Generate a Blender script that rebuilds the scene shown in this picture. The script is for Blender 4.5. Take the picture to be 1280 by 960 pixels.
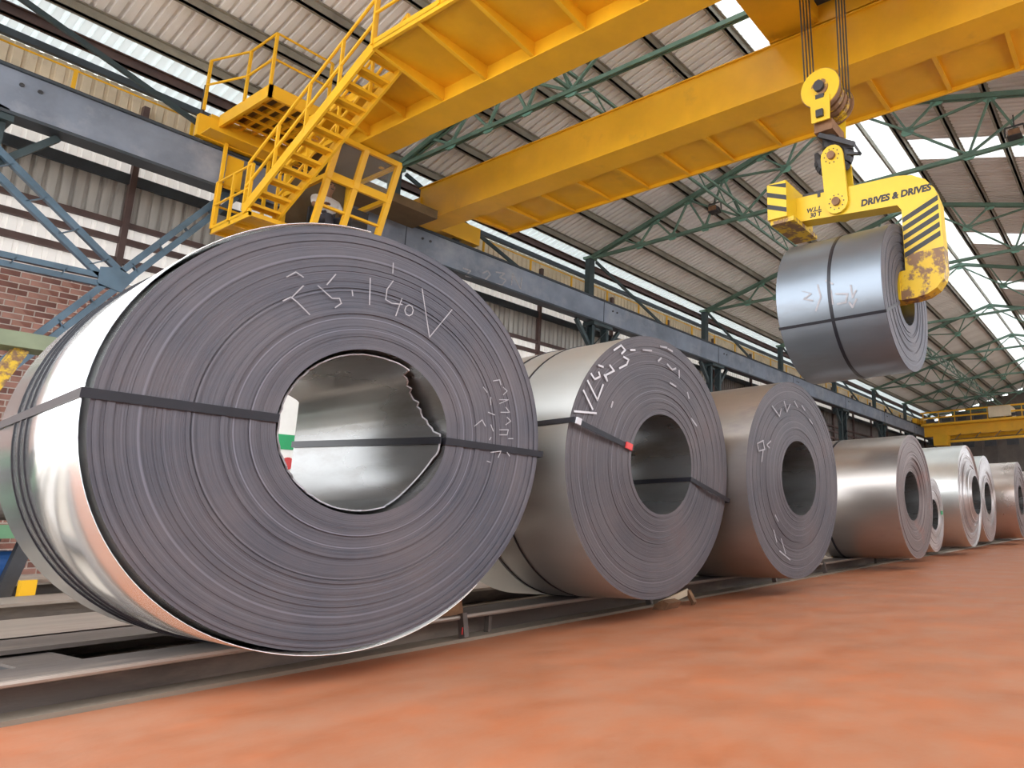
import bpy, bmesh, math, random
from mathutils import Vector, Matrix
random.seed(7)
PI = math.pi
for o in list(bpy.data.objects):
    bpy.data.objects.remove(o, do_unlink=True)
SC = bpy.context.scene
COL = SC.collection

# ------------------------------------------------------------------ camera
EYE = 0.65                                   # eye height above the floor
YAW, PITCH, ROLL = 0.517, 0.202, -0.017
cam = bpy.data.cameras.new('camera')
cam.sensor_width = 36.0
cam.lens = 841.0 / 1280.0 * 36.0
cam.shift_x = -302.7 / 1280.0
cam.shift_y = 0.7 / 1280.0
cam.clip_start = 0.05
cam.clip_end = 400
camo = bpy.data.objects.new('camera', cam)
COL.objects.link(camo)
fw = Vector((-math.sin(YAW) * math.cos(PITCH), math.cos(YAW) * math.cos(PITCH), math.sin(PITCH)))
rt = Vector((math.cos(YAW), math.sin(YAW), 0))
up = rt.cross(fw)
r2 = rt * math.cos(ROLL) + up * math.sin(ROLL)
u2 = up * math.cos(ROLL) - rt * math.sin(ROLL)
m = Matrix.Identity(4)
for i in range(3):
    m[i][0], m[i][1], m[i][2] = r2[i], u2[i], -fw[i]
m[2][3] = EYE
camo.matrix_world = m
SC.camera = camo

# ------------------------------------------------------------------ sky and exposure (bright overcast daylight)
W = bpy.data.worlds.new('sky')
SC.world = W
W.use_nodes = True
bg = W.node_tree.nodes['Background']
bg.inputs[0].default_value = (0.93, 0.965, 1.0, 1)
bg.inputs[1].default_value = 2.9
SC.view_settings.view_transform = 'Standard'
SC.view_settings.look = 'None'
SC.view_settings.exposure = 0.8
SC.view_settings.gamma = 1.0
SC.view_settings.use_curve_mapping = False
SC.cycles.max_bounces = 10
SC.cycles.diffuse_bounces = 5
SC.cycles.glossy_bounces = 4
SC.cycles.use_denoising = True

# ------------------------------------------------------------------ materials
def nodes_of(name):
    mt = bpy.data.materials.new(name)
    mt.use_nodes = True
    nt = mt.node_tree
    return mt, nt, nt.nodes['Principled BSDF']

def mix_rgb(nt, fac, a, b):
    mx = nt.nodes.new('ShaderNodeMix')
    mx.data_type = 'RGBA'
    if fac is not None:
        nt.links.new(fac, mx.inputs[0])
    for k, v in ((6, a), (7, b)):
        if isinstance(v, tuple):
            mx.inputs[k].default_value = (*v, 1)
        else:
            nt.links.new(v, mx.inputs[k])
    return mx.outputs[2]

def noise(nt, coord, scale, detail=4, rough=0.55, stretch=(1, 1, 1)):
    mp = nt.nodes.new('ShaderNodeMapping')
    mp.inputs['Scale'].default_value = stretch
    nt.links.new(coord, mp.inputs[0])
    n = nt.nodes.new('ShaderNodeTexNoise')
    n.inputs['Scale'].default_value = scale
    n.inputs['Detail'].default_value = detail
    n.inputs['Roughness'].default_value = rough
    nt.links.new(mp.outputs[0], n.inputs[0])
    return n.outputs[0]

def ramp(nt, val, lo, hi):
    mr = nt.nodes.new('ShaderNodeMapRange')
    mr.inputs[1].default_value = lo
    mr.inputs[2].default_value = hi
    nt.links.new(val, mr.inputs[0])
    return mr.outputs[0]

def mat(name, col, rough=0.6, metal=0.0, var=0.15, scale=2.0, stretch=(1, 1, 1), dirt=None, dirt_lo=0.55, dirt_hi=0.75,
        dscale=3.0, bump=0.0, bscale=25.0, spec=0.5, rvar=0.0):
    mt, nt, bs = nodes_of(name)
    tc = nt.nodes.new('ShaderNodeTexCoord').outputs['Object']
    n1 = ramp(nt, noise(nt, tc, scale, 5, 0.6, stretch), 0.3, 0.7)
    c = mix_rgb(nt, n1, tuple(max(0, x * (1 - var)) for x in col), tuple(min(1, x * (1 + var)) for x in col))
    if dirt:
        n2 = ramp(nt, noise(nt, tc, dscale, 7, 0.65, stretch), dirt_lo, dirt_hi)
        c = mix_rgb(nt, n2, c, dirt)
    nt.links.new(c, bs.inputs['Base Color'])
    bs.inputs['Roughness'].default_value = rough
    if rvar:
        r = nt.nodes.new('ShaderNodeMapRange')
        r.inputs[3].default_value = rough - rvar
        r.inputs[4].default_value = rough + rvar
        nt.links.new(n1, r.inputs[0])
        nt.links.new(r.outputs[0], bs.inputs['Roughness'])
    bs.inputs['Metallic'].default_value = metal
    bs.inputs['Specular IOR Level'].default_value = spec
    if bump:
        b = nt.nodes.new('ShaderNodeBump')
        b.inputs['Strength'].default_value = bump
        b.inputs['Distance'].default_value = 0.02
        nt.links.new(noise(nt, tc, bscale, 4, 0.6, stretch), b.inputs['Height'])
        nt.links.new(b.outputs[0], bs.inputs['Normal'])
    return mt

def coil_face_mat(name, dark, light, rust=None, metal=0.35, rough=0.5, rust_lo=0.62):
    """strip edges of a wound coil: colour runs in rings around the coil axis (object origin, axis X)"""
    mt, nt, bs = nodes_of(name)
    tc = nt.nodes.new('ShaderNodeTexCoord').outputs['Object']
    mp = nt.nodes.new('ShaderNodeMapping')
    mp.inputs['Scale'].default_value = (0, 1, 1)
    nt.links.new(tc, mp.inputs[0])
    ln = nt.nodes.new('ShaderNodeVectorMath')
    ln.operation = 'LENGTH'
    nt.links.new(mp.outputs[0], ln.inputs[0])
    rad = ln.outputs['Value']
    def ring(scale, detail, rough_):
        n = nt.nodes.new('ShaderNodeTexNoise')
        n.noise_dimensions = '1D'
        n.inputs['Scale'].default_value = scale
        n.inputs['Detail'].default_value = detail
        n.inputs['Roughness'].default_value = rough_
        nt.links.new(rad, n.inputs['W'])
        return n.outputs[0]
    f1 = ramp(nt, ring(75, 6, 0.8), 0.38, 0.62)
    c = mix_rgb(nt, f1, dark, light)
    f2 = ramp(nt, ring(52, 2, 0.5), 0.64, 0.76)
    c = mix_rgb(nt, f2, c, tuple(min(1, x * 1.9) for x in light))
    f4 = ramp(nt, ring(60, 2, 0.5), 0.72, 0.78)
    c = mix_rgb(nt, f4, c, tuple(x * 0.55 for x in dark))
    n3 = ramp(nt, noise(nt, tc, 2.2, 5, 0.6), 0.35, 0.75)
    c = mix_rgb(nt, n3, c, mix_rgb(nt, None, c, (0.16, 0.13, 0.13)))
    if rust:
        n4 = ramp(nt, noise(nt, tc, 2.6, 6, 0.65), rust_lo, rust_lo + 0.2)
        c = mix_rgb(nt, n4, c, rust)
    nt.links.new(c, bs.inputs['Base Color'])
    bs.inputs['Metallic'].default_value = metal
    bs.inputs['Roughness'].default_value = rough
    b = nt.nodes.new('ShaderNodeBump')
    b.inputs['Strength'].default_value = 0.35
    b.inputs['Distance'].default_value = 0.006
    nt.links.new(ring(170, 5, 0.7), b.inputs['Height'])
    nt.links.new(b.outputs[0], bs.inputs['Normal'])
    return mt

def translucent(name, col, fac=0.75):
    mt, nt, bs = nodes_of(name)
    bs.inputs['Base Color'].default_value = (*col, 1)
    bs.inputs['Roughness'].default_value = 0.6
    tr = nt.nodes.new('ShaderNodeBsdfTranslucent')
    tc = nt.nodes.new('ShaderNodeTexCoord').outputs['Object']
    n1 = ramp(nt, noise(nt, tc, 1.3, 4, 0.6), 0.3, 0.75)
    c = mix_rgb(nt, n1, col, tuple(x * 0.82 for x in col))
    nt.links.new(c, tr.inputs[0])
    ms = nt.nodes.new('ShaderNodeMixShader')
    ms.inputs[0].default_value = fac
    nt.links.new(bs.outputs[0], ms.inputs[1])
    nt.links.new(tr.outputs[0], ms.inputs[2])
    nt.links.new(ms.outputs[0], nt.nodes['Material Output'].inputs[0])
    return mt

MT = {}
MT['floor'] = mat('floor_red_oxide', (0.36, 0.118, 0.048), 0.55, 0, 0.16, 2.6, dirt=(0.35, 0.165, 0.095), dirt_lo=0.35, dirt_hi=0.75, dscale=3.2, bump=0.1, bscale=9, rvar=0.08)
MT['ground'] = mat('ground_dust', (0.62, 0.55, 0.47), 0.9, 0, 0.15, 0.5)
MT['concrete'] = mat('concrete_dusty', (0.52, 0.45, 0.38), 0.85, 0, 0.2, 1.5, dirt=(0.3, 0.26, 0.23), dscale=1.2)
MT['yellow'] = mat('crane_yellow', (0.76, 0.41, 0.015), 0.42, 0, 0.10, 1.2, dirt=(0.42, 0.22, 0.03), dirt_lo=0.6, dirt_hi=0.95, dscale=1.6)
MT['yellow2'] = mat('hook_yellow', (0.66, 0.43, 0.016), 0.4, 0, 0.07, 2.0, dirt=(0.45, 0.27, 0.03), dirt_lo=0.66, dirt_hi=0.9, dscale=5)
MT['yellow_worn'] = mat('hook_yellow_worn', (0.64, 0.41, 0.016), 0.5, 0, 0.1, 3.0, dirt=(0.20, 0.105, 0.05), dirt_lo=0.46, dirt_hi=0.54, dscale=7)
MT['rust'] = mat('rust_brown', (0.20, 0.105, 0.055), 0.8, 0, 0.3, 6, dirt=(0.32, 0.2, 0.1), dscale=8)
MT['black'] = mat('black_paint', (0.02, 0.02, 0.022), 0.5, 0, 0.2)
MT['dark'] = mat('dark_steel', (0.045, 0.045, 0.05), 0.55, 0.3, 0.3, 4)
MT['runway'] = mat('runway_blue_grey', (0.19, 0.22, 0.28), 0.45, 0.1, 0.3, 0.8, dirt=(0.36, 0.375, 0.42), dirt_lo=0.5, dirt_hi=0.8, dscale=1.0)
MT['flange'] = mat('runway_flange_dark', (0.04, 0.05, 0.062), 0.5, 0.1, 0.25, 1.5)
MT['teal'] = mat('truss_teal', (0.115, 0.20, 0.155), 0.55, 0, 0.25, 2)
MT['teal_light'] = mat('gusset_teal', (0.16, 0.33, 0.26), 0.55, 0, 0.2, 2)
MT['blue'] = mat('brace_blue', (0.075, 0.125, 0.175), 0.4, 0.1, 0.25, 2)
MT['post'] = mat('post_dark_teal', (0.035, 0.055, 0.062), 0.5, 0.1, 0.2, 2)
MT['purlin'] = mat('purlin_olive', (0.24, 0.225, 0.185), 0.6, 0, 0.25, 2)
MT['roof'] = mat('roof_sheet', (0.80, 0.785, 0.775), 0.5, 0.0, 0.08, 0.7, (0.35, 3, 1), dirt=(0.62, 0.56, 0.53), dirt_lo=0.55, dirt_hi=0.85, dscale=0.9)
MT['skylight'] = translucent('skylight_sheet', (0.90, 0.93, 0.92), 0.34)
MT['eave'] = translucent('eave_sheet', (0.66, 0.70, 0.69), 0.24)
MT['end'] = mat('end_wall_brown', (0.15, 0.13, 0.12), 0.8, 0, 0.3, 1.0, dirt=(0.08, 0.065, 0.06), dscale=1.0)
MT['wall_sheet'] = mat('wall_sheet_grey', (0.46, 0.44, 0.41), 0.6, 0.1, 0.18, 1.0, (1, 3, .4), dirt=(0.17, 0.15, 0.14), dscale=1.2)
MT['wall_white'] = translucent('wall_translucent', (0.74, 0.71, 0.68), 0.17)
MT['cream'] = mat('wall_cream', (0.66, 0.55, 0.40), 0.7, 0, 0.15, 1.0, dirt=(0.45, 0.35, 0.26), dscale=1.2)
MT['girt'] = mat('girt_red_brown', (0.085, 0.05, 0.045), 0.65, 0, 0.3, 2)
MT['brick'] = mat('brick_red', (0.24, 0.10, 0.075), 0.9, 0, 0.4, 3.0, dirt=(0.33, 0.17, 0.13), dirt_lo=0.45, dirt_hi=0.6, dscale=4.0)
MT['brick2'] = mat('brick_pink', (0.33, 0.17, 0.135), 0.9, 0, 0.3, 3.0)
MT['brick3'] = mat('brick_dark', (0.17, 0.075, 0.06), 0.9, 0, 0.3, 3.0)
MT['mortar'] = mat('mortar', (0.58, 0.52, 0.47), 0.95, 0, 0.2, 3)
MT['steel_rail'] = mat('rail_steel', (0.115, 0.095, 0.085), 0.55, 0.35, 0.3, 2.5, (1, .3, 1), dirt=(0.36, 0.29, 0.23), dirt_lo=0.52, dirt_hi=0.8, dscale=2.0, bump=0.2)
MT['rail_top'] = mat('rail_top_worn', (0.34, 0.29, 0.25), 0.45, 0.4, 0.3, 3, (1, .3, 1), dirt=(0.18, 0.13, 0.10), dscale=3)
MT['rail_foot'] = mat('rail_foot_tan', (0.24, 0.195, 0.15), 0.7, 0.2, 0.3, 2.5, (1, .3, 1), dirt=(0.12, 0.10, 0.085), dscale=2.5)
MT['face1'] = coil_face_mat('coil_edges_dark', (0.050, 0.051, 0.066), (0.086, 0.086, 0.107), None, 0.2, 0.55)
MT['face2'] = coil_face_mat('coil_edges_brownish', (0.055, 0.050, 0.059), (0.090, 0.084, 0.096), (0.11, 0.075, 0.075), 0.2, 0.55, rust_lo=0.6)
MT['face3'] = coil_face_mat('coil_edges_pinkish', (0.13, 0.10, 0.096), (0.20, 0.16, 0.155), (0.25, 0.13, 0.11), 0.3, 0.45, rust_lo=0.55)
MT['face4'] = coil_face_mat('coil_edges_bright', (0.45, 0.42, 0.42), (0.75, 0.73, 0.73), None, 0.75, 0.3)
MT['barrel1'] = mat('steel_bright', (0.76, 0.77, 0.77), 0.24, 0.92, 0.12, 1.2, (0.25, 1, 1), bump=0.06, bscale=4, rvar=0.07)
MT['barrel2'] = mat('steel_grey', (0.50, 0.50, 0.485), 0.40, 0.8, 0.14, 1.2, (0.3, 1, 1), dirt=(0.36, 0.31, 0.28), dirt_lo=0.55, dirt_hi=0.9, dscale=1.5, rvar=0.06)
MT['barrel3'] = mat('steel_brown', (0.42, 0.38, 0.355), 0.34, 0.85, 0.14, 1.4, (0.3, 1, 1), dirt=(0.30, 0.27, 0.28), dirt_lo=0.5, dirt_hi=0.62, dscale=1.3, rvar=0.06)
MT['barrel4'] = mat('steel_galvanised', (0.68, 0.69, 0.68), 0.36, 0.85, 0.08, 1.5, rvar=0.05)
MT['barrel5'] = mat('steel_pink_sheen', (0.62, 0.53, 0.49), 0.3, 0.85, 0.1, 1.5, rvar=0.05)
MT['barrel6'] = mat('steel_blue_grey', (0.215, 0.245, 0.285), 0.38, 0.75, 0.13, 1.2, (0.3, 1, 1), dirt=(0.17, 0.16, 0.165), dirt_lo=0.5, dirt_hi=0.8, dscale=1.6, rvar=0.06)
MT['bore'] = mat('bore_steel', (0.30, 0.30, 0.30), 0.28, 0.85, 0.15, 1.5, (0.3, 1, 1), dirt=(0.16, 0.14, 0.12), dirt_lo=0.5, dirt_hi=0.8, rvar=0.06)
MT['strap'] = mat('strap_black', (0.018, 0.018, 0.024), 0.35, 0.3, 0.2, 5)
MT['chalk'] = mat('chalk_white', (0.55, 0.55, 0.58), 0.9, 0, 0.1, 20)
MT['chalk_dim'] = mat('chalk_faded', (0.34, 0.33, 0.35), 0.9, 0, 0.2, 20)
MT['red'] = mat('red_tag', (0.55, 0.05, 0.05), 0.5, 0, 0.15, 5)
MT['white'] = mat('white_paint', (0.75, 0.74, 0.71), 0.6, 0, 0.1, 2)
MT['green'] = mat('machine_green', (0.10, 0.22, 0.12), 0.5, 0, 0.2, 2)
MT['green2'] = mat('bright_green', (0.02, 0.30, 0.11), 0.5, 0, 0.15, 2)
MT['olive'] = mat('olive_beam', (0.19, 0.22, 0.14), 0.6, 0, 0.2, 2)
MT['bluepaint'] = mat('motor_blue', (0.03, 0.10, 0.30), 0.4, 0, 0.15, 3)
MT['skin'] = mat('skin', (0.28, 0.15, 0.09), 0.55, 0, 0.08, 8)
MT['hair'] = mat('hair_black', (0.02, 0.016, 0.014), 0.6, 0, 0.2, 30)
MT['cloth_w'] = mat('shirt_white', (0.75, 0.75, 0.76), 0.85, 0, 0.08, 6)
MT['cloth_d'] = mat('trousers_dark', (0.05, 0.05, 0.065), 0.85, 0, 0.15, 6)
MT['rope'] = mat('wire_rope', (0.07, 0.065, 0.06), 0.5, 0.5, 0.2, 10)
MT['interior'] = mat('cab_brown', (0.13, 0.085, 0.04), 0.7, 0, 0.2, 3)

def glass_mat():
    mt, nt, bs = nodes_of('cab_glass')
    bs.inputs['Base Color'].default_value = (0.55, 0.56, 0.52, 1)
    bs.inputs['Roughness'].default_value = 0.08
    bs.inputs['Alpha'].default_value = 0.12
    return mt
MT['glass'] = glass_mat()

# ------------------------------------------------------------------ builders
ORG = {}
class B:
    """collects boxes, bars, tubes and lathes in world coordinates, links them as one mesh"""
    def __init__(s):
        s.v, s.f, s.mi, s.cur = [], [], [], 0
    def add(s, vs, fs):
        n = len(s.v)
        s.v += [tuple(p) for p in vs]
        s.f += [tuple(i + n for i in f) for f in fs]
        s.mi += [s.cur] * len(fs)
        return s
    def box(s, x0, x1, y0, y1, z0, z1):
        vs = [(x, y, z) for x in (x0, x1) for y in (y0, y1) for z in (z0, z1)]
        return s.add(vs, [(0, 1, 3, 2), (4, 6, 7, 5), (0, 4, 5, 1), (2, 3, 7, 6), (0, 2, 6, 4), (1, 5, 7, 3)])
    def bar(s, p, q, w, h=None, upv=(0, 0, 1)):
        h = h or w
        p, q = Vector(p), Vector(q)
        d = (q - p).normalized()
        upv = Vector(upv)
        if abs(d.dot(upv)) > 0.98:
            upv = Vector((1, 0, 0))
        a = d.cross(upv).normalized()
        b = a.cross(d).normalized()
        vs = [e + a * (sa * w / 2) + b * (sb * h / 2) for e in (p, q) for sa, sb in ((-1, -1), (1, -1), (1, 1), (-1, 1))]
        return s.add(vs, [(0, 3, 2, 1), (4, 5, 6, 7), (0, 1, 5, 4), (1, 2, 6, 5), (2, 3, 7, 6), (3, 0, 4, 7)])
    def tube(s, p, q, r, n=8, r1=None):
        p, q = Vector(p), Vector(q)
        r1 = r if r1 is None else r1
        d = (q - p).normalized()
        a = d.orthogonal().normalized()
        b = d.cross(a)
        vs = []
        for e, rr in ((p, r), (q, r1)):
            for i in range(n):
                t = 2 * PI * i / n
                vs.append(e + a * (rr * math.cos(t)) + b * (rr * math.sin(t)))
        fs = [(i, (i + 1) % n, n + (i + 1) % n, n + i) for i in range(n)]
        fs += [tuple(range(n - 1, -1, -1)), tuple(range(n, 2 * n))]
        return s.add(vs, fs)
    def path(s, pts, r, n=6):
        for a, b in zip(pts, pts[1:]):
            s.tube(a, b, r, n)
        return s
    def prism(s, poly, axis, a0, a1):
        """poly = 2-D outline in the two other axes (in x,y,z order), extruded from a0 to a1 along axis"""
        n = len(poly)
        def pt(p, a):
            return {'x': (a, p[0], p[1]), 'y': (p[0], a, p[1]), 'z': (p[0], p[1], a)}[axis]
        vs = [pt(p, a0) for p in poly] + [pt(p, a1) for p in poly]
        fs = [tuple(range(n - 1, -1, -1)), tuple(range(n, 2 * n))]
        fs += [(i, (i + 1) % n, n + (i + 1) % n, n + i) for i in range(n)]
        return s.add(vs, fs)
    def ibeam_y(s, xc, y0, y1, z0, z1, w, tf=0.02, tw=0.015):
        s.box(xc - w / 2, xc + w / 2, y0, y1, z0, z0 + tf)
        s.box(xc - w / 2, xc + w / 2, y0, y1, z1 - tf, z1)
        return s.box(xc - tw / 2, xc + tw / 2, y0, y1, z0 + tf, z1 - tf)
    def mesh(s, name, mats, org=(0, 0, 0), smooth=False):
        me = bpy.data.meshes.new(name)
        ox, oy, oz = org
        me.from_pydata([(x - ox, y - oy, z - oz) for x, y, z in s.v], [], s.f)
        for mname in (mats if isinstance(mats, (list, tuple)) else [mats]):
            me.materials.append(MT[mname])
        if any(s.mi):
            me.polygons.foreach_set('material_index', s.mi)
        bm = bmesh.new()
        bm.from_mesh(me)
        bmesh.ops.recalc_face_normals(bm, faces=bm.faces)
        bm.to_mesh(me)
        bm.free()
        if smooth:
            me.polygons.foreach_set('use_smooth', [True] * len(me.polygons))
        me.update()
        return me
    def build(s, name, mats, parent=None, smooth=False, org=None):
        org = org or (ORG.get(parent.name, (0, 0, 0)) if parent else (0, 0, 0))
        return link(name, s.mesh(name, mats, org, smooth), parent, org)

def link(name, me, parent=None, org=None, loc=None):
    o = bpy.data.objects.new(name, me)
    COL.objects.link(o)
    if parent:
        o.parent = parent
        if loc is not None:
            o.location = loc
    else:
        o.location = loc if loc is not None else (org or (0, 0, 0))
    ORG[o.name] = tuple(org) if org is not None else (ORG.get(parent.name) if parent else (0, 0, 0))
    return o

def tag(o, label=None, cat=None, group=None, kind=None):
    if label: o['label'] = label
    if cat: o['category'] = cat
    if group: o['group'] = group
    if kind: o['kind'] = kind
    return o

def thing(name, loc, label=None, cat=None, group=None, kind=None, rz=0):
    o = bpy.data.objects.new(name, None)
    o.empty_display_size = 0.2
    COL.objects.link(o)
    o.location = loc
    o.rotation_euler = (0, 0, rz)
    ORG[o.name] = tuple(loc)
    return tag(o, label, cat, group, kind)

def copy_tree(src, loc, label=None, parent=None):
    c = src.copy()
    COL.objects.link(c)
    c.parent = parent
    if loc is not None:
        c.location = loc
    if label:
        c['label'] = label
    for ch in src.children:
        copy_tree(ch, None, None, c)
    return c

def text_mesh(txt, size, bold=0.0, depth=0.002, shear=0.0):
    cu = bpy.data.curves.new('lettering', 'FONT')
    cu.body = txt
    cu.size = size
    cu.offset = bold
    cu.extrude = depth
    cu.shear = shear
    cu.align_x = 'CENTER'
    cu.align_y = 'CENTER'
    cu.resolution_u = 3
    t = bpy.data.objects.new('lettering_source', cu)
    COL.objects.link(t)
    bpy.context.view_layer.update()
    me = bpy.data.meshes.new_from_object(t.evaluated_get(bpy.context.evaluated_depsgraph_get()))
    bpy.data.objects.remove(t, do_unlink=True)
    return me

def Z(z):                                    # heights were surveyed from eye level
    return z + EYE

# ================================================================== THE SETTING
RIDGE_X, RIDGE_Z, SLOPE = -5.86, Z(10.93), 0.27
Y0, Y1 = -3.5, 59.0
TRUSS_Y = [2.0 + 6.65 * k for k in range(9)]
def roof_z(x):
    return RIDGE_Z - SLOPE * abs(x - RIDGE_X)

# ---- floor
fl = thing('floor', (0, 0, 0), 'red oxide painted shop floor with bare concrete behind the rails', None, None, 'structure')
B().box(-3.515, 6.0, Y0 - 6, Y1, -0.12, 0).build('painted_slab', 'floor', fl)
B().box(-16.2, -3.515, Y0 - 6, Y1, -0.12, -0.004).build('bare_slab', 'concrete', fl)
tag(B().box(-60, 60, -60, 110, -0.3, -0.13).build('ground', 'ground'), 'dusty ground outside the open side of the hall', None, None, 'structure')

# ---- roof: corrugated sheets, translucent ridge and eave sheets, purlins
ceil = thing('ceiling', (0, 0, 0), 'corrugated metal roof with translucent ridge strip and purlins', None, None, 'structure')
SW = 1.25
def corrugated(xa, xb, mats, vertical=False, z0=0, z1=0, xw=0, rib=0.045, width=SW, ribs=7):
    """ribbed sheet, width along Y; sloped between xa and xb, or vertical between z0 and z1"""
    ys = []
    pitch = width / ribs
    for i in range(ribs):
        for f, h in ((0, 0), (0.60, 0), (0.68, 1), (0.92, 1), (0.99, 0)):
            ys.append(((i + f) * pitch, h * rib))
    ys.append((width, 0))
    b = B()
    vs = []
    for k in range(2):
        for y, h in ys:
            if vertical:
                vs.append((xw - h, y, (z0, z1)[k]))
            else:
                x = (xa, xb)[k]
                vs.append((x, y, roof_z(x) + 0.2 + h))
    n = len(ys)
    b.add(vs, [(i, i + 1, n + i + 1, n + i) for i in range(n - 1)])
    return b.mesh('ribbed_sheet', mats)
NS = int((Y1 - Y0) / SW)
sh_main_l = corrugated(-14.75, -6.78, 'roof')
sh_eave_l = corrugated(-16.25, -14.72, 'eave')
sh_rid_l = corrugated(-6.82, RIDGE_X, 'skylight')
sh_rid_r = corrugated(RIDGE_X, -4.94, 'skylight')
sh_main_r = corrugated(-4.98, 4.55, 'roof')
sh_white_r = corrugated(-4.98, 4.55, 'skylight')
white_y = [y + 3.3 for y in TRUSS_Y]
for k in range(NS):
    y = Y0 + k * SW
    link('roof_sheet', sh_main_l, ceil, loc=(0, y, 0))
    link('translucent_sheet', sh_eave_l, ceil, loc=(0, y, 0))
    link('translucent_sheet', sh_rid_l, ceil, loc=(0, y, 0.01))
    link('translucent_sheet', sh_rid_r, ceil, loc=(0, y, 0.01))
    strip = any(abs(y + SW / 2 - w) < SW / 2 for w in white_y)
    link('translucent_sheet' if strip else 'roof_sheet', sh_white_r if strip else sh_main_r, ceil, loc=(0, y, 0))
for px_ in (-15.32, -14.62, -13.35, -12.1, -10.8, -9.5, -8.25, -6.85, -4.9, -3.45, -2.2, -0.9, 0.4, 1.65, 3.0):
    z = roof_z(px_)
    b = B()
    dark = px_ < -15
    b.box(px_ - 0.03, px_ + 0.03, Y0, Y1, z + 0.01, z + 0.2)
    b.box(px_ - 0.09, px_ + 0.03, Y0, Y1, z + 0.01, z + 0.03)
    b.box(px_ - 0.03, px_ + 0.09, Y0, Y1, z + 0.18, z + 0.2)
    b.build('purlin', 'girt' if dark else 'purlin', ceil)
B().box(-15.86, -15.76, Y0, Y1, roof_z(-15.8) + 0.04, roof_z(-15.8) + 0.17).build('eave_beam', 'flange', ceil)
B().box(RIDGE_X - 0.03, RIDGE_X + 0.03, Y0, Y1, RIDGE_Z + 0.02, RIDGE_Z + 0.2).build('ridge_purlin', 'purlin', ceil)

# ---- left wall: brick below, translucent and grey ribbed sheets, cream sheets at the top
XW = -16.0
wl = thing('wall_left', (XW, 0, 0), 'brick side wall with ribbed metal cladding and translucent strips above', None, None, 'structure')
B().box(XW - 0.25, XW - 0.012, Y0, Y1, 0, 5.2).build('mortar_bed', 'mortar', wl)
BL, BH, J = 0.228, 0.084, 0.020
bm_brick = []
for mname in ('brick', 'brick2', 'brick3'):
    bm_brick.append(B().box(-0.02, 0.0, -BL / 2, BL / 2, -BH / 2, BH / 2).mesh('brick', mname))
rest = B()
row = 0
z = 0.06
rb = random.Random(3)
while z < 5.12:
    y = -2.0 + (0.5 * (BL + J) if row % 2 else 0)
    while y < 14:
        dep = rb.uniform(-0.004, 0.006)
        if 1.9 < y < 5.5 and z > max(3.1, 3.35 + (y - 3.2) * 0.8):
            link('brick', rb.choice(bm_brick), wl, loc=(dep, y, z))
        else:
            rest.cur = rb.choice((0, 0, 1, 2))
            rest.box(XW - 0.02, XW + dep, y - BL / 2, y + BL / 2, z - BH / 2, z + BH / 2)
        y += BL + J
    z += BH + J
    row += 1
tag(rest.build('brickwork', ['brick', 'brick2', 'brick3'], wl), kind='stuff')
B().box(XW - 0.02, XW - 0.002, 14, Y1, 0, 5.2).build('far_brickwork', 'brick', wl)
s_white = corrugated(0, 0, 'wall_white', True, 5.2, 6.30, 0, rib=0.04)
s_grey = corrugated(0, 0, 'wall_sheet', True, 6.26, 7.27, 0, rib=0.05)
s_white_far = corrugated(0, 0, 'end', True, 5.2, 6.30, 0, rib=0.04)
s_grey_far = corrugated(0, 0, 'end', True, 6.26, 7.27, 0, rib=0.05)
s_cream_lo = corrugated(0, 0, 'wall_white', True, 7.24, 7.82, 0, rib=0.03)
s_cream = corrugated(0, 0, 'cream', True, 7.8, 9.0, 0, rib=0.03)
for k in range(NS):
    y = Y0 + k * SW
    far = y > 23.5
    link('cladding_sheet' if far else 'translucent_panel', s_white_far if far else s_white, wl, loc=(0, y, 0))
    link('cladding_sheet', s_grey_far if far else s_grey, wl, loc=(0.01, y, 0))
    link('clerestory_panel', s_cream_lo, wl, loc=(0, y, 0))
    link('upper_panel', s_cream, wl, loc=(0.01, y, 0))
for za, zb, dp in ((5.50, 5.62, .08), (5.90, 6.01, .08), (6.22, 6.32, .08), (7.07, 7.27, .06)):
    B().box(XW + 0.06, XW + 0.06 + dp, Y0, Y1, za, zb).build('girt', 'girt' if za < 7 else 'flange', wl)
y = 4.35 - 3.325 * 3
while y < Y1:
    B().box(XW + 0.05, XW + 0.17, y - 0.045, y + 0.045, 5.2, 8.7).build('wall_post', 'girt', wl)
    y += 3.325

# ---- far end wall
wb = thing('wall_back', (-6, Y1, 0), 'dim ribbed sheet wall closing the far end of the hall', None, None, 'structure')
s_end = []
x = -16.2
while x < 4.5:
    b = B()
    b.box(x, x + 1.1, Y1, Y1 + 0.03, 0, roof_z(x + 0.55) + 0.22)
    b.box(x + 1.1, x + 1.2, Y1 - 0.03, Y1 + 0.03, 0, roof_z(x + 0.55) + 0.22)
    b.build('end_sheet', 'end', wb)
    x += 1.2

# ---- open side: unseen low wall, added to keep side light off the coil faces
wr = thing('shade_wall_right', (4.5, 0, 0), 'unseen low ribbed sheet wall added on the aisle side to shade the coil faces, open to daylight above', None, None, 'structure')
s_low = corrugated(0, 0, 'roof', True, 0, 3.6, 0, rib=-0.04)
for k in range(NS):
    link('cladding_sheet', s_low, wr, loc=(0, Y0 + k * SW, 0))
B().box(-0.05 + 4.5, 4.55, Y0, Y1, 3.6, 3.72).build('capping_rail', 'flange', wr)

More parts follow.
